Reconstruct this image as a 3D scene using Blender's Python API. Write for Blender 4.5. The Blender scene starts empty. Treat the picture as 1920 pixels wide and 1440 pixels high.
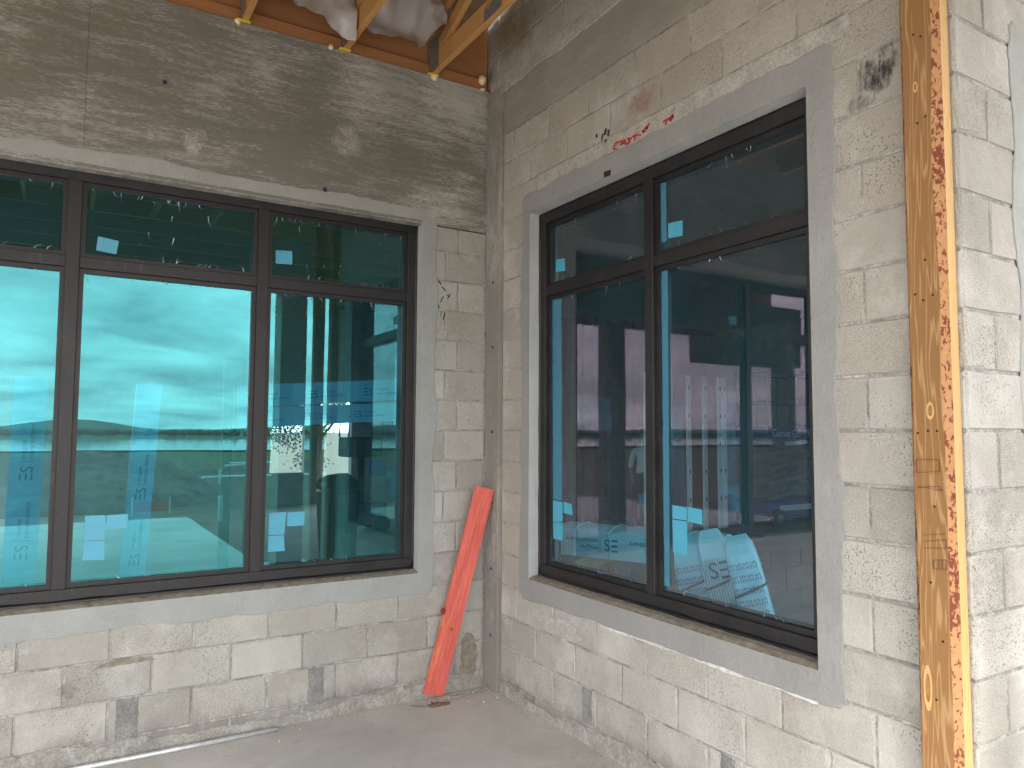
import bpy, bmesh, math, random
from mathutils import Vector, Matrix, noise as mnoise

random.seed(7)
SC = bpy.context.scene
COL = SC.collection

# ---------------------------------------------------------------- camera
F_PX = 1386.21                     # focal length in pixels of the 1920 px wide photograph
YAW, PITCH, ROLL = math.radians(31.601), math.radians(3.757), math.radians(0.283)
CAM = Vector((-2.5609, -4.4773, 1.7159))
_f = Vector((math.sin(YAW)*math.cos(PITCH), math.cos(YAW)*math.cos(PITCH), math.sin(PITCH)))
_r = Vector((math.cos(YAW), -math.sin(YAW), 0)); _u = _r.cross(_f)
R2 = _r*math.cos(ROLL) + _u*math.sin(ROLL); U2 = -_r*math.sin(ROLL) + _u*math.cos(ROLL)
cam = bpy.data.cameras.new('camera'); cam_o = bpy.data.objects.new('camera', cam); COL.objects.link(cam_o)
cam.sensor_width = 36; cam.lens = 36*F_PX/1920; cam.clip_start = 0.05; cam.clip_end = 3000
cam_o.matrix_world = Matrix(((R2.x, U2.x, -_f.x, CAM.x), (R2.y, U2.y, -_f.y, CAM.y), (R2.z, U2.z, -_f.z, CAM.z), (0, 0, 0, 1)))
SC.camera = cam_o

# ---------------------------------------------------------------- world, sun, exposure
SUN_EL, SUN_AZ = math.radians(50), math.radians(215)      # azimuth clockwise from +Y
w = bpy.data.worlds.new('World'); SC.world = w; w.use_nodes = True
nt = w.node_tree; nt.nodes.clear()
def wn(t, **k):
    n = nt.nodes.new(t)
    for a, b in k.items(): setattr(n, a, b)
    return n
out = wn('ShaderNodeOutputWorld'); bg = wn('ShaderNodeBackground'); bg.inputs[1].default_value = 0.12
sky = wn('ShaderNodeTexSky', sky_type='NISHITA', sun_disc=False, sun_elevation=SUN_EL, sun_rotation=SUN_AZ)
sky.air_density = 1.0; sky.dust_density = 2.0
tc = wn('ShaderNodeTexCoord'); sep = wn('ShaderNodeSeparateXYZ'); nt.links.new(tc.outputs['Generated'], sep.inputs[0])
mx = wn('ShaderNodeMath', operation='MAXIMUM'); nt.links.new(sep.outputs[2], mx.inputs[0]); mx.inputs[1].default_value = 0.0
ad = wn('ShaderNodeMath', operation='ADD'); nt.links.new(mx.outputs[0], ad.inputs[0]); ad.inputs[1].default_value = 0.16
dx = wn('ShaderNodeMath', operation='DIVIDE'); nt.links.new(sep.outputs[0], dx.inputs[0]); nt.links.new(ad.outputs[0], dx.inputs[1])
dy = wn('ShaderNodeMath', operation='DIVIDE'); nt.links.new(sep.outputs[1], dy.inputs[0]); nt.links.new(ad.outputs[0], dy.inputs[1])
cb = wn('ShaderNodeCombineXYZ'); nt.links.new(dx.outputs[0], cb.inputs[0]); nt.links.new(dy.outputs[0], cb.inputs[1])
n1 = wn('ShaderNodeTexNoise'); n1.inputs['Scale'].default_value = 1.5; n1.inputs['Detail'].default_value = 7; n1.inputs['Roughness'].default_value = 0.55
n1.inputs['Distortion'].default_value = 0.4
nt.links.new(cb.outputs[0], n1.inputs['Vector'])
r1 = wn('ShaderNodeValToRGB'); nt.links.new(n1.outputs['Fac'], r1.inputs[0])
r1.color_ramp.elements[0].position = 0.34; r1.color_ramp.elements[0].color = (5.4, 5.5, 5.7, 1)
r1.color_ramp.elements[1].position = 0.66; r1.color_ramp.elements[1].color = (12.0, 11.9, 11.7, 1)
mixn = wn('ShaderNodeMixRGB'); mixn.inputs[0].default_value = 0.9
nt.links.new(sky.outputs[0], mixn.inputs[1]); nt.links.new(r1.outputs[0], mixn.inputs[2])
nt.links.new(mixn.outputs[0], bg.inputs[0]); nt.links.new(bg.outputs[0], out.inputs[0])

sun = bpy.data.lights.new('sun', 'SUN'); sun.energy = 0.9; sun.angle = math.radians(14); sun.color = (1.0, 0.96, 0.9)
sun_o = bpy.data.objects.new('sun', sun); COL.objects.link(sun_o)
_sd = Vector((math.sin(SUN_AZ)*math.cos(SUN_EL), math.cos(SUN_AZ)*math.cos(SUN_EL), math.sin(SUN_EL)))
sun_o.rotation_euler = _sd.to_track_quat('Z', 'Y').to_euler(); sun_o.location = (-6, -12, 14)
vs = SC.view_settings; vs.view_transform = 'Standard'; vs.look = 'None'; vs.gamma = 1; vs.use_curve_mapping = False
vs.exposure = 2.35
SC.cycles.max_bounces = 14; SC.cycles.transparent_max_bounces = 24; SC.cycles.glossy_bounces = 6; SC.cycles.diffuse_bounces = 6
SC.cycles.caustics_reflective = False; SC.cycles.caustics_refractive = False
SC.cycles.use_denoising = True; SC.cycles.sample_clamp_indirect = 6

# ---------------------------------------------------------------- photograph pixel -> point on a plane
def ray(px, py): return R2*((px-960)/F_PX) - U2*((py-720)/F_PX) + _f
def on_plane(px, py, ax, val):
    d = ray(px, py); t = (val - CAM[ax])/d[ax]; return CAM + d*t
def PA(px, py, y=0.0): return on_plane(px, py, 1, y)
def PB(px, py, x=0.0): return on_plane(px, py, 0, x)
def PF(px, py, z=0.0): return on_plane(px, py, 2, z)

# ---------------------------------------------------------------- materials
MATS = {}
class NB:
    def __init__(s, name):
        m = bpy.data.materials.new(name); m.use_nodes = True; s.m = m; s.t = m.node_tree; s.t.nodes.clear()
        s.out = s.t.nodes.new('ShaderNodeOutputMaterial'); MATS[name] = m
    def n(s, typ, ins=None, **attrs):
        nd = s.t.nodes.new(typ)
        for k, v in attrs.items(): setattr(nd, k, v)
        for k, v in (ins or {}).items(): s.set(nd.inputs[k], v)
        return nd
    def set(s, sock, v):
        if isinstance(v, bpy.types.NodeSocket): s.t.links.new(v, sock)
        elif isinstance(v, (tuple, list)) and len(v) == 3 and sock.type == 'RGBA': sock.default_value = (*v, 1)
        else: sock.default_value = v
    def pos(s): return s.n('ShaderNodeNewGeometry').outputs['Position']
    def objc(s): return s.n('ShaderNodeTexCoord').outputs['Object']
    def rnd(s): return s.n('ShaderNodeObjectInfo').outputs['Random']
    def vmap(s, v, scale=(1, 1, 1), loc=(0, 0, 0), rot=(0, 0, 0)):
        return s.n('ShaderNodeMapping', {'Vector': v, 'Scale': scale, 'Location': loc, 'Rotation': rot}).outputs[0]
    def noise(s, v, scale, detail=4, rough=0.55, dist=0):
        return s.n('ShaderNodeTexNoise', {'Vector': v, 'Scale': scale, 'Detail': detail, 'Roughness': rough, 'Distortion': dist}).outputs['Fac']
    def voro(s, v, scale): return s.n('ShaderNodeTexVoronoi', {'Vector': v, 'Scale': scale}).outputs['Distance']
    def ramp(s, f, stops):
        r = s.n('ShaderNodeValToRGB', {0: f}); e = r.color_ramp.elements
        while len(e) < len(stops): e.new(0.5)
        for i, (p, c) in enumerate(stops):
            e[i].position = p; e[i].color = (c, c, c, 1) if isinstance(c, (int, float)) else (*c, 1)
        return r.outputs[0]
    def mix(s, f, a, b, mode='MIX'):
        m = s.n('ShaderNodeMixRGB', {0: f, 1: a, 2: b}, blend_type=mode); return m.outputs[0]
    def math(s, op, a, b=0.0, c=None):
        n = s.n('ShaderNodeMath', {0: a, 1: b}, operation=op); return n.outputs[0]
    def sepz(s, v): return s.n('ShaderNodeSeparateXYZ', {0: v}).outputs
    def bump(s, h, strength=0.3, dist=0.01, normal=None):
        ins = {'Height': h, 'Strength': strength, 'Distance': dist}
        if normal is not None: ins['Normal'] = normal
        return s.n('ShaderNodeBump', ins).outputs[0]
    def prin(s, col, rough=0.8, metal=0.0, normal=None, spec=0.4, **extra):
        ins = {'Base Color': col, 'Roughness': rough, 'Metallic': metal, 'Specular IOR Level': spec}
        if normal is not None: ins['Normal'] = normal
        ins.update(extra)
        b = s.n('ShaderNodeBsdfPrincipled', ins); return b.outputs[0]
    def fin(s, sh): s.t.links.new(sh, s.out.inputs['Surface']); return s.m

def simple(name, col, rough=0.6, metal=0.0, var=0.12, scale=8, bump=0.0, spec=0.4):
    b = NB(name); o = b.objc()
    f = b.noise(o, scale, 5)
    c = b.mix(b.ramp(f, [(0.3, 0.0), (0.7, 1.0)]), tuple(x*(1-var) for x in col), tuple(min(1, x*(1+var)) for x in col))
    nrm = b.bump(b.noise(o, scale*14, 4), bump, 0.004) if bump else None
    return b.fin(b.prin(c, rough, metal, nrm, spec))

def m_block(name, dark, light, warm):
    b = NB(name); P = b.pos(); rn = b.rnd()
    base = b.mix(rn, dark, light)
    # block to block hue
    rn2 = b.math('FRACT', b.math('MULTIPLY', rn, 13.7))
    base = b.mix(b.math('MULTIPLY', rn2, 0.55), base, warm)
    big = b.noise(P, 1.7, 5, 0.6)
    base = b.mix(b.ramp(big, [(0.35, 0.45), (0.62, 0.0)]), base, (0.27, 0.25, 0.215))
    eff = b.noise(b.vmap(P, loc=(4.1, 2.2, 7.7)), 2.6, 7, 0.68)
    base = b.mix(b.ramp(eff, [(0.52, 0.0), (0.70, 0.62)]), base, (0.60, 0.585, 0.555))
    wash = b.noise(b.vmap(P, (1, 1, 0.7), (1, 5, 2)), 9.0, 5, 0.7)
    base = b.mix(b.ramp(wash, [(0.45, 0.0), (0.75, 0.3)]), base, (0.30, 0.28, 0.245))
    # fine aggregate: stronger on some blocks than on others
    sp = b.noise(P, 190, 3, 0.7)
    rn3 = b.math('FRACT', b.math('MULTIPLY', rn, 37.3))
    amt = b.math('ADD', b.math('MULTIPLY', rn3, 0.4), 0.14)
    base = b.mix(b.math('MULTIPLY', b.ramp(sp, [(0.38, 1.0), (0.52, 0.0)]), amt), base, (0.16, 0.145, 0.12))
    base = b.mix(b.math('MULTIPLY', b.ramp(sp, [(0.55, 0.0), (0.66, 1.0)]), 0.25), base, (0.68, 0.66, 0.62))
    # pits in clusters
    vo = b.voro(b.vmap(P, (1, 1, 0.8)), 88)
    pitm = b.ramp(b.noise(P, 3.1, 3), [(0.52, 0.0), (0.6, 1.0)])
    pit = b.math('MULTIPLY', b.ramp(vo, [(0.16, 1.0), (0.26, 0.0)]), pitm)
    base = b.mix(b.math('MULTIPLY', pit, 0.5), base, (0.17, 0.155, 0.135))
    # splashed dirt with a ragged upper edge close to the slab
    z = b.sepz(P)[2]
    dz = b.math('ADD', z, b.math('MULTIPLY', b.noise(b.vmap(P, (1, 1, 0.4)), 11, 5, 0.7), -0.34))
    base = b.mix(b.ramp(dz, [(-0.10, 0.75), (0.06, 0.0)]) if False else b.ramp(b.math('ADD', dz, 0.5), [(0.40, 0.7), (0.50, 0.0)]), base, (0.22, 0.205, 0.185))
    h = b.math('ADD', b.math('MULTIPLY', sp, 0.5), b.math('MULTIPLY', pit, -1.1))
    h = b.math('ADD', h, b.math('MULTIPLY', b.noise(P, 26, 5, 0.6), 1.2))
    return b.fin(b.prin(base, 0.95, 0, b.bump(h, 0.8, 0.008), 0.15))
m_block('block_pale', (0.345, 0.335, 0.31), (0.51, 0.498, 0.468), (0.45, 0.43, 0.38))
m_block('block_tan_shade', (0.36, 0.335, 0.30), (0.475, 0.45, 0.41), (0.44, 0.40, 0.335))  # warmer, dimmer copy of the pale block, standing for shade under the roof

def m_mortar(name, a, c):
    b = NB(name); P = b.pos()
    f = b.noise(P, 6, 7, 0.7); g = b.noise(P, 75, 5, 0.72); k = b.noise(b.vmap(P, (1, 1, 0.6), (2, 7, 1)), 15, 6, 0.72)
    col = b.mix(b.ramp(f, [(0.35, 0.0), (0.65, 1.0)]), a, c)
    col = b.mix(b.ramp(k, [(0.48, 0.0), (0.68, 0.55)]), col, tuple(x*0.62 for x in a))
    col = b.mix(b.math('MULTIPLY', b.ramp(g, [(0.40, 1.0), (0.56, 0.0)]), 0.45), col, tuple(x*0.5 for x in a))
    return b.fin(b.prin(col, 0.95, 0, b.bump(b.math('ADD', g, k), 0.7, 0.006), 0.1))
m_mortar('mortar', (0.23, 0.223, 0.208), (0.56, 0.545, 0.52))
m_mortar('mortar_patch', (0.21, 0.205, 0.195), (0.33, 0.325, 0.315))
m_mortar('base_grime', (0.30, 0.285, 0.255), (0.48, 0.46, 0.425))
m_mortar('lime', (0.58, 0.57, 0.55), (0.74, 0.73, 0.71))
m_mortar('mortar_smear', (0.385, 0.36, 0.325), (0.54, 0.51, 0.475))

def m_formed(name, dark, light, amount, stretch, seed):
    b = NB(name); P = b.pos()
    Q = b.vmap(P, stretch, (seed, seed*2, seed*3))
    f = b.noise(Q, 3.2, 10, 0.76, 0.15); fine = b.noise(b.vmap(P, tuple(x*3 for x in stretch), (seed, 1, 2)), 9, 6, 0.7)
    region = b.noise(b.vmap(P, (1, 1, 0.9), (seed*3, 2, 1)), 0.75, 3, 0.5)
    k = b.math('ADD', b.math('MULTIPLY', f, 0.52), b.math('MULTIPLY', fine, 0.48))
    k = b.math('ADD', k, b.math('MULTIPLY', b.math('SUBTRACT', region, 0.5), 0.55))
    col = b.mix(b.ramp(k, [(0.465, 0.0), (0.59, amount)]), dark, light)
    big = b.noise(b.vmap(P, (1, 1, 1.2), (seed, 0, 1)), 1.8, 5, 0.6)
    col = b.mix(b.ramp(big, [(0.36, 0.5), (0.6, 0.0)]), col, tuple(x*0.78 for x in dark))
    knots = b.voro(b.vmap(P, (1, 1, 1.7), (seed*5, 0, 0)), 5.0)
    col = b.mix(b.ramp(knots, [(0.04, 0.35), (0.11, 0.0)]), col, tuple(x*0.6 for x in dark))
    spk = b.noise(P, 120, 3, 0.7)
    col = b.mix(b.math('MULTIPLY', b.ramp(spk, [(0.60, 0.0), (0.72, 1.0)]), 0.22), col, (0.45, 0.42, 0.38))
    h = b.math('ADD', k, b.math('MULTIPLY', spk, 0.5))
    return b.fin(b.prin(col, 0.85, 0, b.bump(h, 0.3, 0.005), 0.25))
m_formed('formed_concrete', (0.185, 0.177, 0.150), (0.47, 0.46, 0.435), 0.9, (1.0, 1.0, 7.0), 1.7)
m_formed('formed_concrete_side', (0.285, 0.265, 0.235), (0.40, 0.38, 0.35), 0.7, (1, 0.8, 5.0), 4.3)
m_formed('pilaster_concrete', (0.235, 0.222, 0.20), (0.40, 0.385, 0.36), 0.85, (3, 3, 0.5), 8.1)

def m_stucco(name, col):
    b = NB(name); P = b.pos()
    f = b.noise(P, 3.5, 5, 0.6); g = b.noise(P, 70, 4, 0.6); l = b.noise(b.vmap(P, (1, 1, 0.7)), 24, 4, 0.55)
    c = b.mix(b.ramp(f, [(0.3, 0.0), (0.7, 1.0)]), tuple(x*0.9 for x in col), tuple(x*1.08 for x in col))
    c = b.mix(b.math('MULTIPLY', b.ramp(g, [(0.55, 0.0), (0.7, 1.0)]), 0.2), c, tuple(min(.8, x*1.35) for x in col))
    h = b.math('ADD', b.math('MULTIPLY', l, 1.1), b.math('MULTIPLY', g, 0.7))
    return b.fin(b.prin(c, 0.8, 0, b.bump(h, 0.75, 0.007), 0.25))
m_stucco('stucco_cool', (0.325, 0.333, 0.322))
m_stucco('stucco_grey', (0.275, 0.273, 0.265))
m_stucco('stucco_reveal', (0.43, 0.44, 0.43))

def m_slab():
    b = NB('slab_concrete'); P = b.pos()
    f = b.noise(P, 1.3, 6, 0.6, 0.5); g = b.noise(b.vmap(P, loc=(3, 1, 0)), 6, 7, 0.7); s = b.noise(P, 130, 3, 0.7)
    c = b.mix(b.ramp(f, [(0.35, 0.0), (0.66, 1.0)]), (0.45, 0.435, 0.41), (0.63, 0.615, 0.585))
    c = b.mix(b.ramp(g, [(0.55, 0.0), (0.72, 0.6)]), c, (0.40, 0.375, 0.34))
    st = b.noise(b.vmap(P, (1, 1, 1), (8, 3, 1)), 17, 5, 0.7)
    c = b.mix(b.math('MULTIPLY', b.ramp(st, [(0.60, 0.0), (0.68, 1.0)]), 0.45), c, (0.24, 0.205, 0.175))
    c = b.mix(b.math('MULTIPLY', s, 0.22), c, (0.42, 0.40, 0.37))
    return b.fin(b.prin(c, b.ramp(g, [(0.4, 0.75), (0.7, 0.5)]), 0, b.bump(b.math('ADD', g, s), 0.2, 0.004), 0.35))
m_slab()
def m_infloor():
    b = NB('interior_slab'); P = b.pos()
    f = b.noise(P, 0.8, 5, 0.6, 0.4)
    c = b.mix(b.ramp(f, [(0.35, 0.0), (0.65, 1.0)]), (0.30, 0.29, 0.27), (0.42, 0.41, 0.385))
    return b.fin(b.prin(c, 0.55, 0, None, 0.35))
m_infloor()

def m_bronze():
    b = NB('bronze_aluminium'); o = b.pos()
    f = b.noise(o, 7, 6, 0.7); g = b.noise(b.vmap(o, (1, 1, 0.3)), 40, 4, 0.6)
    c = b.mix(b.ramp(f, [(0.4, 0.0), (0.75, 0.6)]), (0.016, 0.0148, 0.0155), (0.036, 0.0335, 0.0345))
    c = b.mix(b.math('MULTIPLY', b.ramp(g, [(0.6, 0.0), (0.75, 1.0)]), 0.25), c, (0.13, 0.12, 0.115))
    return b.fin(b.prin(c, b.ramp(f, [(0.3, 0.38), (0.7, 0.55)]), 0.25, None, 0.5))
m_bronze()
simple('sealant', (0.008, 0.008, 0.009), 0.35, var=0.3)
simple('sill_mortar', (0.24, 0.21, 0.165), 0.95, var=0.3, scale=30, bump=0.5)

def m_glass():
    b = NB('coated_glass'); P = b.pos()
    fc = b.n('ShaderNodeLayerWeight', {'Blend': 0.5}).outputs['Facing']      # 1 - cos(angle of incidence)
    wv = b.bump(b.noise(P, 1.6, 2, 0.4), 0.02, 0.02)
    # dichroic low-e coating: strong cyan near normal incidence, weak and slightly pink when oblique
    rc = b.ramp(fc, [(0.0, (0.030, 0.126, 0.134)), (0.085, (0.032, 0.124, 0.132)), (0.19, (0.165, 0.150, 0.168)), (0.5, (0.20, 0.182, 0.20)), (1.0, (0.9, 0.9, 0.9))])
    gl = b.n('ShaderNodeBsdfGlossy', {'Color': rc, 'Roughness': 0.0, 'Normal': wv}).outputs[0]
    tcx = b.ramp(fc, [(0.0, (0.36, 0.58, 0.68)), (0.2, (0.46, 0.74, 0.84)), (0.5, (0.42, 0.70, 0.82)), (1.0, (0.05, 0.08, 0.1))])
    tr = b.n('ShaderNodeBsdfTransparent', {'Color': tcx}).outputs[0]
    add = b.n('ShaderNodeAddShader', {0: gl, 1: tr}).outputs[0]
    # dust and dried film adhesive
    d1 = b.noise(b.vmap(P, (1, 1, 0.5)), 2.2, 7, 0.7, 0.8); d2 = b.noise(b.vmap(P, (6, 6, 0.5)), 5, 5, 0.7)
    dm = b.math('ADD', b.math('MULTIPLY', b.ramp(d1, [(0.35, 0.0), (0.75, 1.0)]), 0.07), b.math('MULTIPLY', b.ramp(d2, [(0.6, 0.0), (0.8, 1.0)]), 0.03)); dm = b.math('ADD', dm, 0.034)
    df = b.n('ShaderNodeBsdfDiffuse', {'Color': (0.085, 0.30, 0.38)}).outputs[0]
    return b.fin(b.n('ShaderNodeMixShader', {0: dm, 1: add, 2: df}).outputs[0])
m_glass()
b = NB('glass_edge'); b.fin(b.n('ShaderNodeBsdfTransparent', {'Color': (0.93, 0.96, 0.96)}).outputs[0])
def m_film(name, col, alpha):
    b = NB(name); P = b.pos()
    f = b.noise(P, 9, 5, 0.6)
    sh = b.prin(b.mix(f, tuple(x*0.85 for x in col), tuple(min(1, x*1.1) for x in col)), 0.35, 0, b.bump(f, 0.2, 0.004), 0.5)
    return b.fin(b.n('ShaderNodeMixShader', {0: alpha, 1: b.n('ShaderNodeBsdfTransparent').outputs[0], 2: sh}).outputs[0])
m_film('blue_film', (0.085, 0.40, 0.56), 0.88)
m_film('blue_film_thin', (0.10, 0.33, 0.48), 0.4)
m_film('torn_film', (0.62, 0.74, 0.80), 0.8)
m_film('clear_plastic', (0.62, 0.60, 0.58), 0.45)
m_film('grey_sheet', (0.42, 0.40, 0.40), 0.97)
m_film('blue_wrap', (0.15, 0.40, 0.54), 0.96)
m_film('bundle_wrap', (0.50, 0.84, 0.92), 0.97)
m_film('white_wrap', (0.74, 0.92, 0.94), 0.97)
simple('blue_print', (0.02, 0.11, 0.26), 0.6, var=0.1)
simple('white_print', (0.75, 0.77, 0.78), 0.6, var=0.05)
simple('strap_black', (0.04, 0.035, 0.05), 0.5)

def m_wood(name, a, c, line, scale=1.0, seed=0.0, axis='Z', rough=0.7, bump=0.25, linefac=0.8):
    b = NB(name); o = b.vmap(b.objc(), loc=(seed, seed*1.7, seed*0.6))
    sc = {'Z': (1, 1, 0.07), 'X': (0.07, 1, 1), 'Y': (1, 0.07, 1)}[axis]
    v = b.vmap(o, tuple(s*scale for s in sc))
    warp = b.noise(b.vmap(v, (3, 3, 3)), 2.2, 3, 0.5, 0.3)
    rings = b.math('FRACT', b.math('MULTIPLY', warp, 17.0))
    tri = b.math('ABSOLUTE', b.math('SUBTRACT', rings, 0.5))
    col = b.mix(b.ramp(tri, [(0.30, 0.0), (0.48, linefac)]), b.mix(b.noise(v, 5, 4), a, c), line)
    fib = b.noise(b.vmap(v, (1, 1, 1)), 90, 3, 0.7)
    col = b.mix(b.math('MULTIPLY', fib, 0.3), col, tuple(x*0.55 for x in a))
    return b.fin(b.prin(col, rough, 0, b.bump(b.math('ADD', tri, fib), bump, 0.003), 0.3))
m_wood('pine_face', (0.24, 0.118, 0.042), (0.30, 0.155, 0.058), (0.43, 0.265, 0.12), 1.5, 0.3, linefac=0.9)
m_wood('pine_pale', (0.54, 0.335, 0.135), (0.62, 0.40, 0.175), (0.47, 0.27, 0.095), 2.5, 3.3)
simple('knot_ring', (0.55, 0.33, 0.13), 0.75, var=0.15, scale=30)
simple('knot_core', (0.33, 0.15, 0.05), 0.75, var=0.2, scale=30)
m_wood('truss_wood', (0.50, 0.26, 0.085), (0.60, 0.34, 0.13), (0.43, 0.20, 0.06), 2.5, 5.1, 'Y')
m_wood('joist_wood', (0.42, 0.27, 0.12), (0.50, 0.33, 0.16), (0.36, 0.22, 0.09), 2.0, 2.1, 'X')
m_wood('brown_sheathing', (0.36, 0.165, 0.07), (0.41, 0.19, 0.082), (0.33, 0.145, 0.06), 0.8, 7.7, 'X', 0.6, 0.08)
def m_bark():
    b = NB('bark_wane'); o = b.objc()
    f = b.noise(b.vmap(o, (1, 1, 0.6)), 75, 5, 0.6, 0.6); g = b.noise(o, 9, 3)
    c = b.mix(b.noise(o, 60, 4), (0.36, 0.18, 0.08), (0.47, 0.26, 0.125))
    m = b.ramp(b.math('ADD', f, b.math('MULTIPLY', g, 0.45)), [(0.745, 0.0), (0.77, 0.9)])
    c = b.mix(m, c, (0.15, 0.032, 0.022))
    return b.fin(b.prin(c, 0.85, 0, b.bump(m, 0.5, 0.004), 0.2))
m_bark()
def m_red():
    b = NB('red_paint'); o = b.objc()
    v = b.vmap(o, (1, 1, 0.08))
    g = b.noise(v, 45, 4, 0.6); w_ = b.noise(b.vmap(o, (1, 1, 0.25)), 7, 4, 0.6)
    c = b.mix(b.ramp(g, [(0.35, 0.0), (0.7, 1.0)]), (0.58, 0.105, 0.082), (0.75, 0.19, 0.145))
    rings = b.math('ABSOLUTE', b.math('SUBTRACT', b.math('FRACT', b.math('MULTIPLY', b.noise(v, 9, 3, 0.5), 9.0)), 0.5))
    c = b.mix(b.ramp(rings, [(0.38, 0.0), (0.5, 0.4)]), c, (0.42, 0.05, 0.04))
    c = b.mix(b.ramp(b.math('ADD', w_, b.math('MULTIPLY', g, 0.25)), [(0.74, 0.0), (0.80, 0.8)]), c, (0.72, 0.27, 0.10))
    return b.fin(b.prin(c, 0.65, 0, b.bump(g, 0.25, 0.003), 0.3))
m_red()
simple('red_knot', (0.20, 0.035, 0.02), 0.7, var=0.4, scale=40)
simple('red_marker', (0.50, 0.035, 0.03), 0.6, var=0.1)
simple('black_marker', (0.015, 0.014, 0.014), 0.7, var=0.1)
simple('pencil', (0.10, 0.055, 0.03), 0.8, var=0.2)
simple('blue_anchor', (0.02, 0.03, 0.10), 0.5)
simple('galvanised', (0.66, 0.67, 0.68), 0.35, 0.35, var=0.15, scale=25)
simple('galvanised_bright', (0.80, 0.84, 0.86), 0.45, 0.15, var=0.08, scale=12)
simple('truss_plate', (0.30, 0.29, 0.29), 0.5, 0.7, var=0.25, scale=30)
simple('yellow_tag', (0.75, 0.52, 0.03), 0.6)
simple('spray_foam', (0.72, 0.60, 0.38), 0.8, var=0.15, scale=20, bump=0.4)
simple('leaf_litter', (0.17, 0.115, 0.075), 0.9, var=0.4, scale=40)
simple('crumb', (0.55, 0.42, 0.22), 0.9)
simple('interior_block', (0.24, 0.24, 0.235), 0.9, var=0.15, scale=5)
simple('interior_gypsum', (0.55, 0.55, 0.54), 0.9, var=0.06, scale=2)
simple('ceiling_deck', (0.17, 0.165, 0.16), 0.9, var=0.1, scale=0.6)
simple('roof_deck', (0.30, 0.20, 0.11), 0.9, var=0.2, scale=4)
simple('red_oxide', (0.21, 0.045, 0.035), 0.6, 0.1, var=0.25, scale=6)
simple('steel_dark', (0.055, 0.065, 0.075), 0.5, 0.3, var=0.2)
simple('lift_blue', (0.015, 0.07, 0.30), 0.4, var=0.1)
simple('lift_grey', (0.22, 0.23, 0.24), 0.5, 0.3, var=0.15)
simple('tyre_rubber', (0.03, 0.03, 0.032), 0.8)
simple('black_plastic', (0.02, 0.02, 0.022), 0.45, var=0.3, scale=20)
simple('carton_brown', (0.40, 0.28, 0.16), 0.85, var=0.12)
simple('white_pvc', (0.75, 0.76, 0.74), 0.45, var=0.04)
simple('orange_plastic', (0.75, 0.13, 0.03), 0.5, var=0.1)
simple('paper_white', (0.70, 0.70, 0.68), 0.8, var=0.05)
def m_ground():
    b = NB('ground_soil'); P = b.pos()
    f = b.noise(P, 0.05, 8, 0.65); g = b.noise(P, 1.2, 6, 0.7)
    y = b.sepz(P)[1]
    dirt = b.mix(g, (0.11, 0.09, 0.065), (0.21, 0.17, 0.125))
    grass = b.mix(g, (0.08, 0.10, 0.04), (0.16, 0.165, 0.075))
    c = b.mix(b.ramp(b.math('ADD', b.math('MULTIPLY', y, -0.008), b.math('MULTIPLY', f, 0.6)), [(0.6, 0.0), (0.75, 1.0)]), dirt, grass)
    return b.fin(b.prin(c, 0.95, 0, b.bump(g, 0.5, 0.05), 0.1))
m_ground()
simple('mound_soil', (0.13, 0.105, 0.078), 0.95, var=0.5, scale=3, bump=0.6)
simple('hill_green', (0.11, 0.125, 0.085), 0.95, var=0.3, scale=0.03)
simple('foliage', (0.055, 0.085, 0.028), 0.8, var=0.4, scale=3)
simple('bark', (0.10, 0.075, 0.055), 0.9, var=0.3, scale=12)
b = NB('lake_water'); b.fin(b.prin((0.03, 0.045, 0.045), 0.06, 0, b.bump(b.noise(b.pos(), 0.6, 4), 0.08, 0.05), 0.6))
def m_smudge(name, col, scale, lo, hi, strength, seed, stretch=(1, 1, 1)):
    """a stain or light tint with its own ragged shape: noise alpha fading towards the edge of the patch"""
    b = NB(name); P = b.pos(); uv = b.n('ShaderNodeTexCoord').outputs['UV']
    d = b.n('ShaderNodeVectorMath', {0: uv, 1: (0.5, 0.5, 0.0)}, operation='DISTANCE').outputs['Value']
    edge = b.ramp(d, [(0.22, 1.0), (0.5, 0.0)])
    f = b.noise(b.vmap(P, stretch, (seed, seed, seed)), scale, 6, 0.7)
    a = b.ramp(b.math('ADD', f, b.math('MULTIPLY', edge, 0.35)), [(lo, 0.0), (hi, strength)])
    a = b.math('MULTIPLY', a, b.ramp(d, [(0.4, 1.0), (0.5, 0.0)]))
    sh = b.n('ShaderNodeBsdfDiffuse', {'Color': col}).outputs[0]
    return b.fin(b.n('ShaderNodeMixShader', {0: a, 1: b.n('ShaderNodeBsdfTransparent').outputs[0], 2: sh}).outputs[0])
m_smudge('smudge_black', (0.05, 0.05, 0.052), 40, 0.72, 1.05, 0.5, 1.0, (1, 1.5, 0.6))
m_smudge('smudge_soft', (0.12, 0.115, 0.11), 30, 0.72, 1.1, 0.3, 4.0)
m_smudge('smudge_white', (0.62, 0.60, 0.565), 13, 0.66, 0.95, 0.55, 5.0, (1, 1, 1.6))
m_smudge('smudge_damp', (0.15, 0.135, 0.11), 18, 0.76, 1.05, 0.4, 2.0, (1, 1, 0.5))
m_smudge('smudge_red', (0.46, 0.24, 0.19), 8, 0.6, 0.95, 0.35, 3.0)
m_smudge('amber_light', (0.36, 0.27, 0.13), 5, 0.6, 0.9, 0.5, 6.0)

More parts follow.
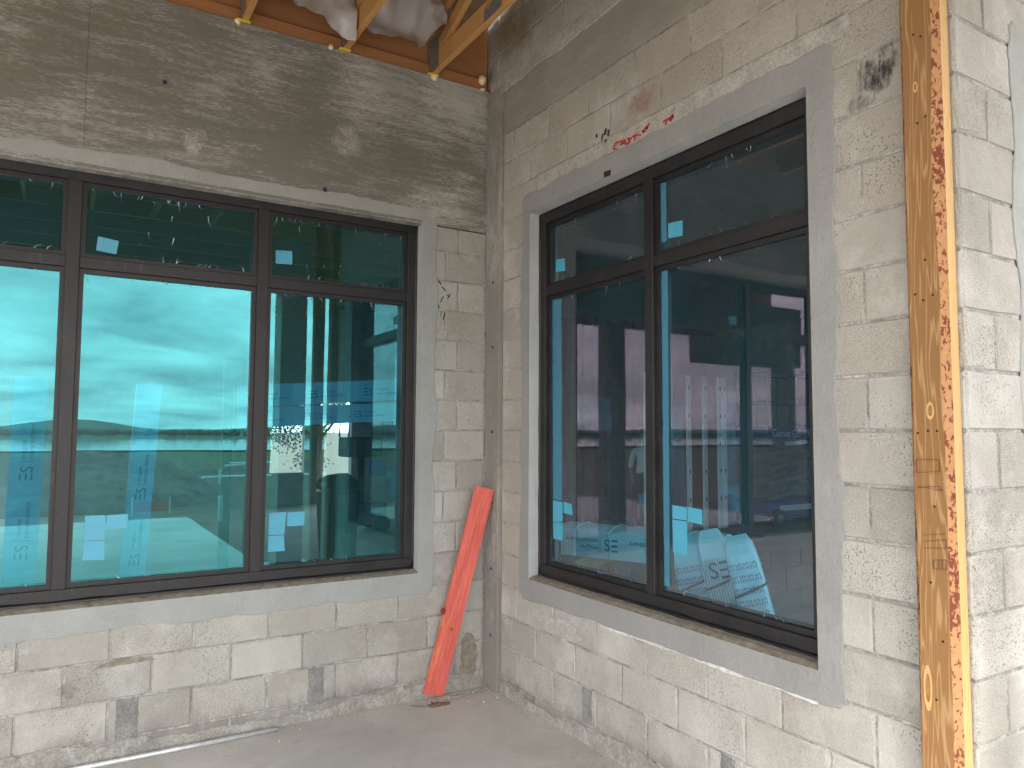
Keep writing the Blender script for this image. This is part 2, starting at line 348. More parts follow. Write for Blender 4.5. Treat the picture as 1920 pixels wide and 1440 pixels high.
# ---------------------------------------------------------------- geometry helpers
WL = {}                                   # world location of each object's origin
def props(o, label=None, cat=None, group=None, kind=None):
    if label: o['label'] = label
    if cat: o['category'] = cat
    if group: o['group'] = group
    if kind: o['kind'] = kind
    return o
def thing(name, loc, label, cat, group=None):
    o = bpy.data.objects.new(name, None); COL.objects.link(o); o.empty_display_size = 0.1
    o.location = loc; WL[o.name] = Vector(loc); return props(o, label, cat, group)
def obj(name, verts, faces, mat, parent=None, smooth=False, fix=True, mats=None, fmat=None, uvs=None):
    """world-space verts -> a mesh object whose origin is the centre of its bounds"""
    vs_ = [Vector(v) for v in verts]
    lo = Vector([min(v[i] for v in vs_) for i in range(3)]); hi = Vector([max(v[i] for v in vs_) for i in range(3)])
    c = (lo+hi)/2
    me = bpy.data.meshes.new(name); me.from_pydata([v-c for v in vs_], [], faces)
    for m in ([mat] if mats is None else mats): me.materials.append(MATS[m])
    if fmat:
        for p_, i in zip(me.polygons, fmat): p_.material_index = i
    if fix:
        bm = bmesh.new(); bm.from_mesh(me); bmesh.ops.recalc_face_normals(bm, faces=bm.faces); bm.to_mesh(me); bm.free()
    if smooth:
        for p_ in me.polygons: p_.use_smooth = True
    if uvs:
        l = me.uv_layers.new(name='UVMap')
        for p_ in me.polygons:
            for li, vi in zip(p_.loop_indices, p_.vertices): l.data[li].uv = uvs[vi]
    o = bpy.data.objects.new(name, me); COL.objects.link(o)
    place(o, c, parent); return o
def place(o, c, parent=None):
    o.location = c - WL[parent.name] if parent else c
    if parent: o.parent = parent
    WL[o.name] = Vector(c)
BOXF = [(0, 1, 2, 3), (7, 6, 5, 4), (0, 4, 5, 1), (1, 5, 6, 2), (2, 6, 7, 3), (3, 7, 4, 0)]
def boxv(lo, hi):
    x0, y0, z0 = lo; x1, y1, z1 = hi
    return [(x0, y0, z0), (x1, y0, z0), (x1, y1, z0), (x0, y1, z0), (x0, y0, z1), (x1, y0, z1), (x1, y1, z1), (x0, y1, z1)]
class MB:
    """collects shapes for ONE mesh"""
    def __init__(s): s.v = []; s.f = []
    def add(s, v, f): k = len(s.v); s.v += [tuple(a) for a in v]; s.f += [tuple(i+k for i in q) for q in f]; return s
    def box(s, lo, hi): return s.add(boxv([min(a, c) for a, c in zip(lo, hi)], [max(a, c) for a, c in zip(lo, hi)]), BOXF)
    def beam(s, a, c, wd, ht, up=(0, 0, 1)):
        a, c = Vector(a), Vector(c); d = (c-a).normalized(); up = Vector(up)
        if abs(d.dot(up)) > 0.99: up = Vector((0, 1, 0))
        sx = d.cross(up).normalized(); sz = sx.cross(d).normalized()
        v = [p_ + sx*i*wd/2 + sz*j*ht/2 for p_ in (a, c) for i, j in ((-1, -1), (1, -1), (1, 1), (-1, 1))]
        return s.add(v, BOXF)
    def tube(s, pts, r, n=8):
        pts = [Vector(p_) for p_ in pts]; rings = []
        for i, p_ in enumerate(pts):
            d = (pts[min(i+1, len(pts)-1)] - pts[max(i-1, 0)]).normalized()
            a = d.cross(Vector((0, 0, 1)) if abs(d.z) < 0.95 else Vector((1, 0, 0))).normalized(); c = d.cross(a)
            rr = r[i] if isinstance(r, (list, tuple)) else r
            rings.append([p_ + (a*math.cos(t) + c*math.sin(t))*rr for t in [k*2*math.pi/n for k in range(n)]])
        v = [q for R in rings for q in R]; f = []
        for i in range(len(rings)-1):
            for k in range(n): f.append((i*n+k, i*n+(k+1) % n, (i+1)*n+(k+1) % n, (i+1)*n+k))
        f.append(tuple(range(n))); f.append(tuple((len(rings)-1)*n+k for k in range(n)))
        return s.add(v, f)
    def stroke(s, pts, wd, nrm, th=0.0012):
        """flat painted stroke lying on a surface with the given outward normal"""
        nrm = Vector(nrm)
        for a, c in zip(pts[:-1], pts[1:]):
            a, c = Vector(a), Vector(c); d = (c-a)
            if d.length < 1e-6: continue
            d.normalize(); sd = d.cross(nrm).normalized(); a = a - d*wd*0.3; c = c + d*wd*0.3
            w2 = wd*random.uniform(0.4, 0.6)
            q = [a-sd*w2, c-sd*w2, c+sd*w2, a+sd*w2]
            s.add([p_+nrm*th for p_ in q] + q, BOXF)
        return s
    def build(s, name, mat, parent=None, smooth=False, **k): return obj(name, s.v, s.f, mat, parent, smooth, **k)
def bevel(o, wd, seg=1):
    bm = bmesh.new(); bm.from_mesh(o.data)
    bmesh.ops.bevel(bm, geom=list(bm.edges), offset=wd, segments=seg, affect='EDGES', clamp_overlap=True)
    bm.to_mesh(o.data); bm.free(); return o
def nz(x, y=0.0, z=0.0): return mnoise.noise(Vector((x, y, z)))
def blob(name, c, r, mat, parent=None, seed=0, squash=(1, 1, 1)):
    bm = bmesh.new(); bmesh.ops.create_icosphere(bm, subdivisions=2, radius=1)
    for v in bm.verts:
        k = 1 + 0.45*nz(v.co.x*1.7+seed, v.co.y*1.7, v.co.z*1.7+seed); v.co = Vector((v.co.x*k*r*squash[0], v.co.y*k*r*squash[1], v.co.z*k*r*squash[2]))
    me = bpy.data.meshes.new(name); bm.to_mesh(me); bm.free(); me.materials.append(MATS[mat])
    for p_ in me.polygons: p_.use_smooth = True
    o = bpy.data.objects.new(name, me); COL.objects.link(o); place(o, Vector(c), parent); return o
_tx = {}
def text_mesh(txt):
    if txt not in _tx:
        cu = bpy.data.curves.new('txt', 'FONT'); cu.body = txt; cu.size = 1.0; cu.resolution_u = 3
        to = bpy.data.objects.new('txt', cu); COL.objects.link(to)
        dg = bpy.context.evaluated_depsgraph_get(); me = to.evaluated_get(dg).to_mesh()
        _tx[txt] = ([v.co.copy() for v in me.vertices], [tuple(p_.vertices) for p_ in me.polygons])
        to.evaluated_get(dg).to_mesh_clear(); bpy.data.objects.remove(to); bpy.data.curves.remove(cu)
    return _tx[txt]
def print_text(mb, txt, o, xd, yd, size, squeeze=1.0):
    v, f = text_mesh(txt); o, xd, yd = Vector(o), Vector(xd), Vector(yd)
    mb.add([o + xd*(p_.x*size*squeeze) + yd*(p_.y*size) for p_ in v], f)
def print_logo(mb, o, xd, yd, h, words=True):
    """three-bar E, S, rule and the two small words beside it; returns the length used"""
    o, xd, yd = Vector(o), Vector(xd), Vector(yd)
    def rect(x0, y0, x1, y1): mb.add([o+xd*x0+yd*y0, o+xd*x1+yd*y0, o+xd*x1+yd*y1, o+xd*x0+yd*y1], [(0, 1, 2, 3)])
    for k in (0, 0.43, 0.86): rect(0.04*h if k == 0.43 else 0, k*h, 0.58*h, (k+0.14)*h)
    print_text(mb, 'S', o+xd*0.66*h, xd, yd, h*1.38, 0.95)
    if not words: return 1.5*h
    rect(1.62*h, -0.15*h, 1.66*h, 1.15*h)
    print_text(mb, 'imagine', o+xd*1.82*h+yd*0.60*h, xd, yd, h*0.56)
    print_text(mb, 'extraordinary', o+xd*1.82*h+yd*0.02*h, xd, yd, h*0.56)
    return 5.6*h

# ================================================================ THE SETTING
def structure(name, mb, mat): return props(mb.build(name, mat), kind='structure')
structure('porch_slab', MB().box((-10.0, -5.4, -0.2), (0.35, 0.0, 0.0)), 'slab_concrete')
structure('walkway_slab', MB().box((-10.0, -11.4, -0.2), (-0.25, -5.412, -0.004)), 'slab_concrete')
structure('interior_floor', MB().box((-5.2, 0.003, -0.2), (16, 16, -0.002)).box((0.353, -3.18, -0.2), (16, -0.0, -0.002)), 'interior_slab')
# ground: one sheet out to the horizon
N = 60; gv, gf = [], []
def gcoord(t): return math.copysign(abs(t)**3.0*1400, t)
for j in range(N+1):
    for i in range(N+1):
        x, y = gcoord(2*i/N-1), gcoord(2*j/N-1)
        d = math.hypot(x, y); gv.append((x, y, -0.22 + (0.10*nz(x*0.2, y*0.2) if d > 14 else 0) - (0 if d < 60 else min(0.35, (d-60)*0.01))))
for j in range(N):
    for i in range(N): a = j*(N+1)+i; gf.append((a, a+1, a+N+2, a+N+1))
props(obj('ground', gv, gf, 'ground_soil'), kind='structure')
# lake: irregular sheet
lv = [(20, -125, -0.2)]; 
for k in range(64):
    t = k*2*math.pi/64; r = 1+0.18*nz(math.cos(t)*1.5, math.sin(t)*1.5, 3)
    lv.append((20+330*r*math.cos(t), -125+50*r*math.sin(t), -0.2))
props(obj('lake_water', lv, [(0, 1+k, 1+(k+1) % 64) for k in range(64)], 'lake_water', fix=False), kind='structure')
# far hills
hv, hf = [], []; M_ = 120
for i in range(M_+1):
    x = -700 + 1400*i/M_
    h = 3.2 + 5.5*max(0, nz(x*0.007+2.2))*1.4 + 1.2*nz(x*0.03) + 5.0*math.exp(-((x-2)/26.0)**2)
    hv += [(x, -330, -0.7), (x, -420, h*0.8), (x, -560, h), (x, -760, -0.7)]
for i in range(M_):
    for k in range(3): a = i*4+k; hf.append((a, a+4, a+5, a+1))
props(obj('hills', hv, hf, 'hill_green', smooth=True), kind='structure')
# wood on the far bank
mb = MB(); ico = bmesh.new(); bmesh.ops.create_icosphere(ico, subdivisions=1, radius=1)
iv = [v.co.copy() for v in ico.verts]; jf = [tuple(v.index for v in f.verts) for f in ico.faces]; ico.free()
for k in range(1500):
    x = random.uniform(-420, 420); y = -random.uniform(300, 345); r = random.uniform(0.8, 1.7)*(1+0.8*max(0, nz(x*0.03, 9)))
    mb.add([(x+p_.x*r*random.uniform(.7, 1.3), y+p_.y*r, 0.2+r*0.6+p_.z*r*random.uniform(.6, 1.1)) for p_ in iv], jf)
props(mb.build('far_wood', 'foliage', fix=False), 'dark band of far trees along the opposite shore, mirrored in the glass', 'trees', kind='stuff')
# dirt mound on the building site
def mound(name, cx, cy, rx, ry, h, seed, label):
    v, f = [], []; n, m = 34, 80
    for i in range(n+1):
        for k in range(m):
            t = k*2*math.pi/m; r = i/n
            x, y = cx+rx*r*math.cos(t), cy+ry*r*math.sin(t)
            z = h*(1-r**2.0)*(0.85+0.35*nz(x*0.5+seed, y*0.5)) + 0.22*nz(x*1.7, y*1.7, seed)*(1-r) + 0.14*nz(x*4, y*4)*(1-r) + 0.07*nz(x*11, y*11)*(1-r)
            v.append((x, y, -0.3+max(0, z)))
    for i in range(n):
        for k in range(m): f.append((i*m+k, i*m+(k+1) % m, (i+1)*m+(k+1) % m, (i+1)*m+k))
    props(obj(name, v, f, 'mound_soil', fix=False), label, 'dirt mound')
mound('dirt_mound', -2.2, -19.5, 4.2, 4.5, 1.5, 2.0, 'dark mound of excavated soil beyond the walkway, mirrored in the middle pane')
mound('dirt_mound', 9.5, -30, 9, 4, 0.75, 8.0, 'low spoil heap right of the large mound, mirrored in the wide window')

# ================================================================ BUILDING: block walls
H = 0.2032; Z0 = 0.511                    # bed joints lie at Z0 + k*H above the slab
_bm = {}
def block_mesh(wd, ht, mat):
    key = (round(wd, 3), round(ht, 3), mat, random.randrange(5 if wd > 0.15 else 2))
    if key in _bm: return _bm[key]
    hw, hh = wd/2, ht/2; c = 0.0046
    ring = [(-hw, -hh), (0, -hh), (hw, -hh), (hw, 0), (hw, hh), (0, hh), (-hw, hh), (-hw, 0)]
    j = lambda s: random.uniform(-s, s)
    fr, mid, bk = [], [], []
    for x, z in ring:
        ch = c + (random.uniform(0.004, 0.012) if random.random() < 0.14 else 0)
        xi, zi = x - math.copysign(ch, x)*(x != 0), z - math.copysign(ch, z)*(z != 0)
        fr.append((xi+j(.0012), 0.0+j(.0004), zi+j(.0012))); mid.append((x+j(.0012), 0.0060, z+j(.0012))); bk.append((x, 0.03, z))
    v = fr+mid+bk; f = [tuple(range(8))]
    for k in range(8): f += [(8+k, 8+(k+1) % 8, (k+1) % 8, k), (16+k, 16+(k+1) % 8, 8+(k+1) % 8, 8+k)]
    me = bpy.data.meshes.new('block'); me.from_pydata(v, [], f); me.materials.append(MATS[mat])
    bm = bmesh.new(); bm.from_mesh(me); bmesh.ops.recalc_face_normals(bm, faces=bm.faces); 
    fb = [q for q in bm.faces if len(q.verts) == 8][0]
    if fb.normal.y > 0: bmesh.ops.reverse_faces(bm, faces=bm.faces)
    bm.to_mesh(me); bm.free(); _bm[key] = me; return me
class Wall:
    """u runs along the wall, d is depth behind its face, z is up"""
    def __init__(s, name, kind, base, label, cat='wall'):
        s.kind = kind; s.base = base; s.root = thing(name, s.p(*base), label, cat)
    def p(s, u, d, z):
        return Vector((u, d, z)) if s.kind == 'A' else Vector((d, u, z)) if s.kind == 'B' else Vector((u, -3.185+d, z))
    def nrm(s): return Vector((-1, 0, 0)) if s.kind == 'B' else Vector((0, -1, 0))
    def boxes(s, name, lst, mat, parent='root', **k):
        mb = MB()
        for (u0, d0, z0, u1, d1, z1) in lst: mb.box(s.p(u0, d0, z0), s.p(u1, d1, z1))
        return mb.build(name, mat, s.root if parent == 'root' else parent, **k)
    def block(s, u0, u1, z0, z1, mat):
        if u1-u0 < 0.03 or z1-z0 < 0.02: return
        me = block_mesh(u1-u0-0.010, z1-z0-0.010, mat)
        o = bpy.data.objects.new('block', me); COL.objects.link(o)
        o.rotation_euler = (0, 0, -math.pi/2 if s.kind == 'B' else 0)
        place(o, s.p((u0+u1)/2, random.uniform(-.0012, .0012), (z0+z1)/2), s.root)
    def course(s, k, joint, u0, u1, mat, holes=(), zlo=0.0, zhi=99):
        za, zb = max(zlo, Z0+k*H), min(zhi, Z0+(k+1)*H)
        js = [u0] + sorted(joint + n*2*H for n in range(-60, 61) if u0+0.02 < joint+n*2*H < u1-0.02) + [u1]
        for a, c in zip(js[:-1], js[1:]):
            segs = [(a, c)]
            for (h0, h1, hz0, hz1) in holes:
                if zb <= hz0+0.03 or za >= hz1-0.03: continue
                segs = [q for (x, y) in segs for q in ((x, min(y, h0)), (max(x, h1), y)) if q[1]-q[0] > 0.001]
            for x, y in segs:
                zt = zb
                for (h0, h1, hz0, hz1) in holes:          # course cut off by the sill
                    if za < hz0 < zb and x < h1 and y > h0: zt = hz0
                s.block(x, y, za, zt, mat)
    def stucco(s, hole, outer, mat, amp, seed, th=0.0045):
        """smooth render band round an opening, its outer edge ragged"""
        (a0, a1, b0, b1), (c0, c1, e0, e1) = hole, outer
        inn, ou = [], []
        def side(p0, p1, q0, q1, n):
            for i in range(n):
                t = i/n; inn.append((p0[0]+(p1[0]-p0[0])*t, p0[1]+(p1[1]-p0[1])*t)); ou.append((q0[0]+(q1[0]-q0[0])*t, q0[1]+(q1[1]-q0[1])*t))
        nu, nv = max(8, int((a1-a0)/0.025)), max(8, int((b1-b0)/0.025))
        side((a0, b0), (a1, b0), (c0, e0), (c1, e0), nu); side((a1, b0), (a1, b1), (c1, e0), (c1, e1), nv)
        side((a1, b1), (a0, b1), (c1, e1), (c0, e1), nu); side((a0, b1), (a0, b0), (c0, e1), (c0, e0), nv)
        o2 = []
        for (x, z) in ou:
            k = amp*(nz(x*3+seed, z*3)*1.5 + 0.55*nz(x*13+seed, z*13) + 0.25*nz(x*45, z*45, seed))
            cx, cz = (c0+c1)/2, (e0+e1)/2
            dx_ = 0 if c0 < x < c1 else (1 if x >= c1 else -1); dz_ = 0 if e0 < z < e1 else (1 if z >= e1 else -1)
            if dx_ and dz_: k -= 0.02
            o2.append((x+dx_*k, z+dz_*k))
        n = len(inn)
        v = [s.p(x, -th, z) for x, z in inn] + [s.p(x+(0.006 if x < (c0+c1)/2 else -0.006), -th*0.75, z+(0.006 if z < (e0+e1)/2 else -0.006)) for x, z in o2] + [s.p(x, -0.0006, z) for x, z in o2]
        f = []
        for i in range(n): j = (i+1) % n; f += [(i, j, n+j, n+i), (n+i, n+j, 2*n+j, 2*n+i)]
        return obj('stucco_band', v, f, mat, s.root)
    def patch(s, name, u0, u1, z0, z1, mat, d=-0.0035, lab=None):
        v = [s.p(u0, d, z0), s.p(u1, d, z0), s.p(u1, d, z1), s.p(u0, d, z1)]
        o = obj(name, v, [(0, 1, 2, 3)], mat, s.root, fix=False, uvs=[(0, 0), (1, 0), (1, 1), (0, 1)])
        if lab: o['label'] = lab
        return o
    def strip(s, name, u0, u1, lo, hi, mat, d, seed, amp=0.02):
        n = int(abs(u1-u0)/0.012); v = []
        for i in range(n+1):
            u = u0+(u1-u0)*i/n; t = i/n
            a = lo(t)+amp*(nz(u*4+seed)+.4*nz(u*17, seed)+.2*nz(u*50, seed)); c = hi(t)+amp*.4*(nz(u*5, seed)+.5*nz(u*19, seed))
            c = max(c, a+.004)
            v += [s.p(u, d+.003, a), s.p(u, d, a+.003), s.p(u, d, c-.001), s.p(u, d+.003, c)]
        f = []
        for i in range(n): f += [(i*4+k, i*4+k+1, i*4+k+5, i*4+k+4) for k in range(3)]
        return obj(name, v, f, mat, s.root)
    def ragged(s, name, pts, mat, d=-0.003, amp=0.006, seed=0, th=0.004, lab=None):
        """thin patch of mortar or paint with a ragged outline, given as (u,z) corners"""
        q = []
        for (a, c) in zip(pts, pts[1:]+pts[:1]):
            n = max(2, int(math.hypot(c[0]-a[0], c[1]-a[1])/0.012))
            for i in range(n):
                t = i/n; x, z = a[0]+(c[0]-a[0])*t, a[1]+(c[1]-a[1])*t
                q.append((x+amp*nz(x*30+seed, z*30), z+amp*nz(z*30+seed, x*30, 5)))
        n = len(q); v = [s.p(x, d, z) for x, z in q]+[s.p(x, d+th, z) for x, z in q]
        o = obj(name, v, [tuple(range(n))]+[(i, (i+1) % n, n+(i+1) % n, n+i) for i in range(n)], mat, s.root)
        if lab: o['label'] = lab
        return o

SILL, HEAD = 0.800, 3.137
HA = (-3.535, -0.517, SILL, HEAD); HB = (-2.602, -0.522, SILL, HEAD); HC = (0.55, 2.6, SILL, HEAD)
def lining(W, h, th=0.012, mat='stucco_reveal'):
    u0, u1, z0, z1 = h; dep = 0.078
    W.boxes('reveal', [(u0-th, 0.0, z0, u0, dep, z1), (u1, 0.0, z0, u1+th, dep, z1)], mat)
    W.boxes('soffit', [(u0-th, 0.0, z1, u1+th, dep, z1+th)], mat)
def core(W, u0, u1, z0, z1, h, dep=0.19, name='mortar', mat='mortar', d0=0.0058):
    a0, a1, b0, b1 = h; t = 0.012; a0 -= t; a1 += t; b1 += t; b0 -= 0.03
    W.boxes(name, [(u0, d0, z0, u1, dep, b0), (u0, d0, b1, u1, dep, z1), (u0, d0, b0, a0, dep, b1), (a1, d0, b0, u1, dep, b1)], mat)

def sill_bed(W, h):
    n = 60; v = []; a, c = h[0]-.012, h[1]+.012
    for i in range(n+1):
        u = a+(c-a)*i/n; k = .003*nz(u*7)+.002*nz(u*31)
        v += [W.p(u, .19, SILL-.03), W.p(u, -.001, SILL-.03), W.p(u, -.001+k*.6, SILL-.001+k*.4), W.p(u, .03, SILL+.013+k), W.p(u, .08, SILL+.021+k), W.p(u, .19, SILL+.022)]
    f = [tuple(range(6)), tuple(n*6+k for k in range(6))]
    for i in range(n):
        for k in range(6): f.append((i*6+k, i*6+(k+1) % 6, i*6+6+(k+1) % 6, i*6+6+k))
    o = obj('sill_bed', v, f, 'sill_mortar', W.root); o['label'] = 'rough brown mortar bed under the window sill'

# ---- wall A: the wide wall with the three-light window
WA = Wall('block_wall', 'A', (-2.6, 0, 0), 'pale block wall under the wide window with a stained concrete beam above it')
core(WA, -5.2, 0.003, -0.01, 3.112, HA)
for k in range(-3, 13):
    jt = -0.649 if k % 2 == 0 else -0.852
    if k <= 1:
        WA.course(k, jt, -5.2, -0.03, 'block_pale', [HA], zhi=3.118)
    else:
        WA.course(k, jt, -5.2, HA[0], 'block_pale', [], zhi=3.118)
        j2 = -0.243 if k % 2 == 0 else -0.338
        za, zb = Z0+k*H, min(3.118, Z0+(k+1)*H)
        WA.block(HA[1], j2, za, zb, 'block_pale'); WA.block(j2, -0.03, za, zb, 'block_pale')
# tie beam cast between plywood forms: two lengths either side of the form joint
for i, (a, c) in enumerate(((-5.2, -2.4945), (-2.4935, 0.0))):
    o = WA.boxes('tie_beam', [(a, 0.0015*i-0.001, 3.118, c, 0.19, 4.15)], 'formed_concrete')
o['label'] = 'stained form-marked concrete beam over the window'
WA.stucco(HA, (-3.66, -0.408, 0.665, 3.215), 'stucco_cool', 0.020, 1.0)
lining(WA, HA)
sill_bed(WA, HA)
for (px0, py0, px1, py1) in ((218, 1309, 257, 1391), (578, 1250, 606, 1315)):
    a, c = PA(px0, py0), PA(px1, py1)
    WA.ragged('weep_patch', [(a.x, 0.088), (c.x, 0.088), (c.x, 0.302), (a.x, 0.302)], 'mortar_patch', -0.0015, 0.006, px0, lab='dark grey mortar patch filling a clean-out hole')
WA.ragged('missing_mortar', [(-2.35, 0.478), (-2.20, 0.482), (-2.05, 0.488), (-2.10, 0.505), (-2.2, 0.512), (-2.32, 0.498)], 'sill_mortar', -0.0012, 0.004, 3, lab='brown gap in the bed joint')
WA.ragged('splash_patch', [(-0.205, 0.085), (-0.085, 0.085), (-0.07, 0.25), (-0.10, 0.34), (-0.15, 0.375), (-0.195, 0.33)], 'sill_mortar', -0.0012, 0.012, 9, lab='brown rounded mortar smear beside the red board')
pm = [((822, 527), (827, 533)), ((829, 538), (835, 545)), ((838, 553), (843, 556)), ((844, 551), (839, 560)), ((831, 556), (826, 566)), ((822, 572), (823, 577)), ((828, 584), (826, 592)), ((834, 586), (831, 599))]
mb = MB()
for st in pm: mb.stroke([PA(x, y, -0.002) for x, y in st], 0.007, (0, -1, 0))
mb.build('marker_strokes', 'black_marker', WA.root)['label'] = 'black marker scribble on the pier between the windows'
for (px, py) in ((309, 154), (609, 354), (1220/2, 357)):
    c = PA(px, py, -0.003); obj('form_anchor', *(lambda m: (m.v, m.f))(MB().tube([c+Vector((0, .004, 0)), c-Vector((0, .004, 0))], 0.011)), 'blue_anchor', WA.root)
WA.patch('efflorescence', -1.2, -0.9, 3.40, 3.72, 'smudge_white', -0.0035)
WA.patch('efflorescence', -0.75, -0.15, 3.13, 3.42, 'smudge_white', -0.0045)
WA.patch('efflorescence', -2.05, -1.85, 3.22, 3.5, 'smudge_white', -0.0035)
WA.patch('soot_stain', -2.55, -2.38, 0.33, 0.45, 'smudge_soft', -0.0035)

# ---- wall B: the side wall with the two-light window, its corner pilaster and the timber post
WB = Wall('block_wall', 'B', (-1.6, 0, 0), 'block wall at right angles, upper courses tinted with warm shade, carrying the two-light window and red scrawl')
core(WB, -3.176, 0.003, -0.01, 5.4, HB)
for k in range(-3, 24):
    u0, u1 = -3.185, -0.188
    if 15 < k < 18: continue
    if k >= 14: jt, mat = (-0.526 if k % 2 == 0 else -0.329), 'block_tan_shade'
    else: jt, mat = (-0.392 if k % 2 == 0 else -0.607), ('block_tan_shade' if k > 6 else 'block_pale')  # upper courses carry the warm dim light under the roof in their colour
    if k == 15: pass
    if 2 <= k <= 12:
        WB.course(k, jt, u0, HB[0], mat)
        za, zb = Z0+k*H, Z0+(k+1)*H
        WB.block(HB[1], -0.188, za, zb, 'block_tan_shade')
    else: WB.course(k, jt, u0, u1 if k < 16 else -0.02, mat, [HB] if k < 14 else [], zhi=5.4)
WB.boxes('tie_beam', [(-3.176, -0.004, Z0+16*H+.004, -0.60, 0.19, 4.166)], 'formed_concrete_side')['label'] = 'brownish concrete beam band high in the side wall'
WB.boxes('tie_beam', [(-0.596, -0.001, Z0+16*H+.006, -0.195, 0.19, 4.166)], 'formed_concrete_side')
PIL = WB.boxes('pilaster', [(-0.186, -0.028, 0.0, 0.0, 0.19, 4.118)], 'pilaster_concrete'); PIL['label'] = 'smooth grey concrete pilaster filling the corner'
bevel(PIL, 0.004)
WB.stucco(HB, (-2.722, -0.428, 0.675, 3.27), 'stucco_grey', 0.018, 6.0)
lining(WB, HB)
sill_bed(WB, HB)
WB.strip('mortar_smear', -0.62, -2.80, lambda t: 3.262+.012*math.sin(t*9), lambda t: 3.352, 'mortar_smear', -0.0028, 4)
WB.strip('mortar_smear', -0.02, -2.6, lambda t: 4.07+.03*t, lambda t: 4.20-.04*t, 'mortar_smear', -0.0075, 14, 0.03)
WB.strip('lime_line', -1.25, -2.60, lambda t: .668, lambda t: .680, 'lime', -0.0066, 24, .016)
for (a, c, z0, z1) in ((-1.165, -1.08, 0.112, 0.300), (-2.175, -2.092, 0.112, 0.302), (-0.365, -0.285, 0.0, 0.0)):
    if z1 > z0: WB.ragged('weep_patch', [(a, z0), (c, z0), (c, z1), (a, z1)], 'mortar_patch', -0.0015, 0.006, a*9, lab='dark grey mortar patch filling a clean-out hole')
RED = [[(1168, 264), (1154, 268), (1150, 279), (1156, 280)],
       [(1163, 272), (1172, 262), (1173, 271)], [(1166, 269), (1172, 268)], [(1184, 259), (1177, 260), (1181, 266), (1175, 270)],
       [(1186, 256), (1195, 252)], [(1191, 254), (1189, 264)], [(1198, 254), (1201, 253)],
       [(1207, 248), (1205, 246), (1212, 238), (1214, 240), (1207, 248)], [(1212, 240), (1217, 232)],
       [(1244, 228), (1254, 222)], [(1249, 225), (1248, 234)], [(1257, 226), (1256, 222), (1261, 216), (1262, 219), (1257, 226)]]
mb = MB()
for st in RED: mb.stroke([PB(x, y, -0.0072) for x, y in st], 0.0095, (-1, 0, 0))
mb.build('red_lettering', 'red_marker', WB.root)['label'] = 'red painted scrawl reading CAST-O TO above the window'
mb = MB()
for st in [[(1118, 253), (1119, 257)], [(1130, 252), (1128, 262)], [(1136, 242), (1134, 252)], [(1141, 244), (1140, 254)], [(1137, 262), (1135, 266)]]:
    mb.stroke([PB(x, y, -0.004) for x, y in st], 0.012, (-1, 0, 0))
mb.build('marker_strokes', 'black_marker', WB.root)['label'] = 'black dots and ticks left of the red scrawl'
mb = MB()
mb.stroke([PB(1134, 327, -0.0072), PB(1143, 324, -0.0072)], 0.03, (-1, 0, 0)); mb.build('marker_dab', 'black_marker', WB.root)
# the scrubbed black W on the block beside the post
mb = MB()
WST = [[(1614, 118), (1622, 145), (1634, 150)], [(1630, 150), (1640, 132)], [(1640, 132), (1652, 150)], [(1650, 150), (1662, 120)], [(1662, 120), (1668, 92)]]
def WPt(x, y, k=0): return PB(x, y, -0.004)
for i, st in enumerate(WST):
    c = sum((WPt(*q) for q in st), Vector())/len(st)
    WB.patch('smudged_letter', c.y-0.06, c.y+0.06, c.z-0.11, c.z+0.10, 'smudge_black', -0.004-0.0006*i)
WB.patch('smudged_letter', -2.93, -2.74, 2.92, 3.02, 'smudge_black', -0.0072)
WB.patch('rust_stain', -1.75, -1.45, 3.36, 3.56, 'smudge_red', -0.0045)
WB.patch('amber_light_patch', -0.7, -0.02, 4.2, 4.75, 'amber_light', -0.0075)  # yellowish light on the upper courses, painted as a tint
WB.patch('efflorescence', -1.2, -0.5, 0.48, 0.68, 'smudge_white', -0.0037)
WB.patch('damp_stain', -0.75, -0.18, 0.0, 0.16, 'smudge_damp', -0.0042)
for z in (0.36, 0.80, 1.24, 1.72, 2.3, 2.75):
    c = Vector((-0.028, -0.105, z)); MB().tube([c+Vector((.004, 0, 0)), c-Vector((.004, 0, 0))], 0.010).build('form_anchor', 'blue_anchor', WB.root)

WB.boxes('mortar', [(0.004, 0.005, 4.152, 0.047, 0.19, 5.4)], 'mortar')
# ---- wall C: the outer face beyond the post
WC = Wall('block_wall', 'C', (1.5, 0, 0), 'pale block wall turning the outer corner right of the timber post')
core(WC, 0.006, 3.4, -0.01, 5.4, HC)
for k in range(-3, 24):
    WC.course(k, 0.20 if k % 2 else 0.405, 0.004, 3.4, 'block_pale', [HC], zhi=5.4)
WC.stucco(HC, (0.375, 2.8, 0.69, 3.26), 'stucco_cool', 0.025, 11.0)
lining(WC, HC)
sill_bed(WC, HC)

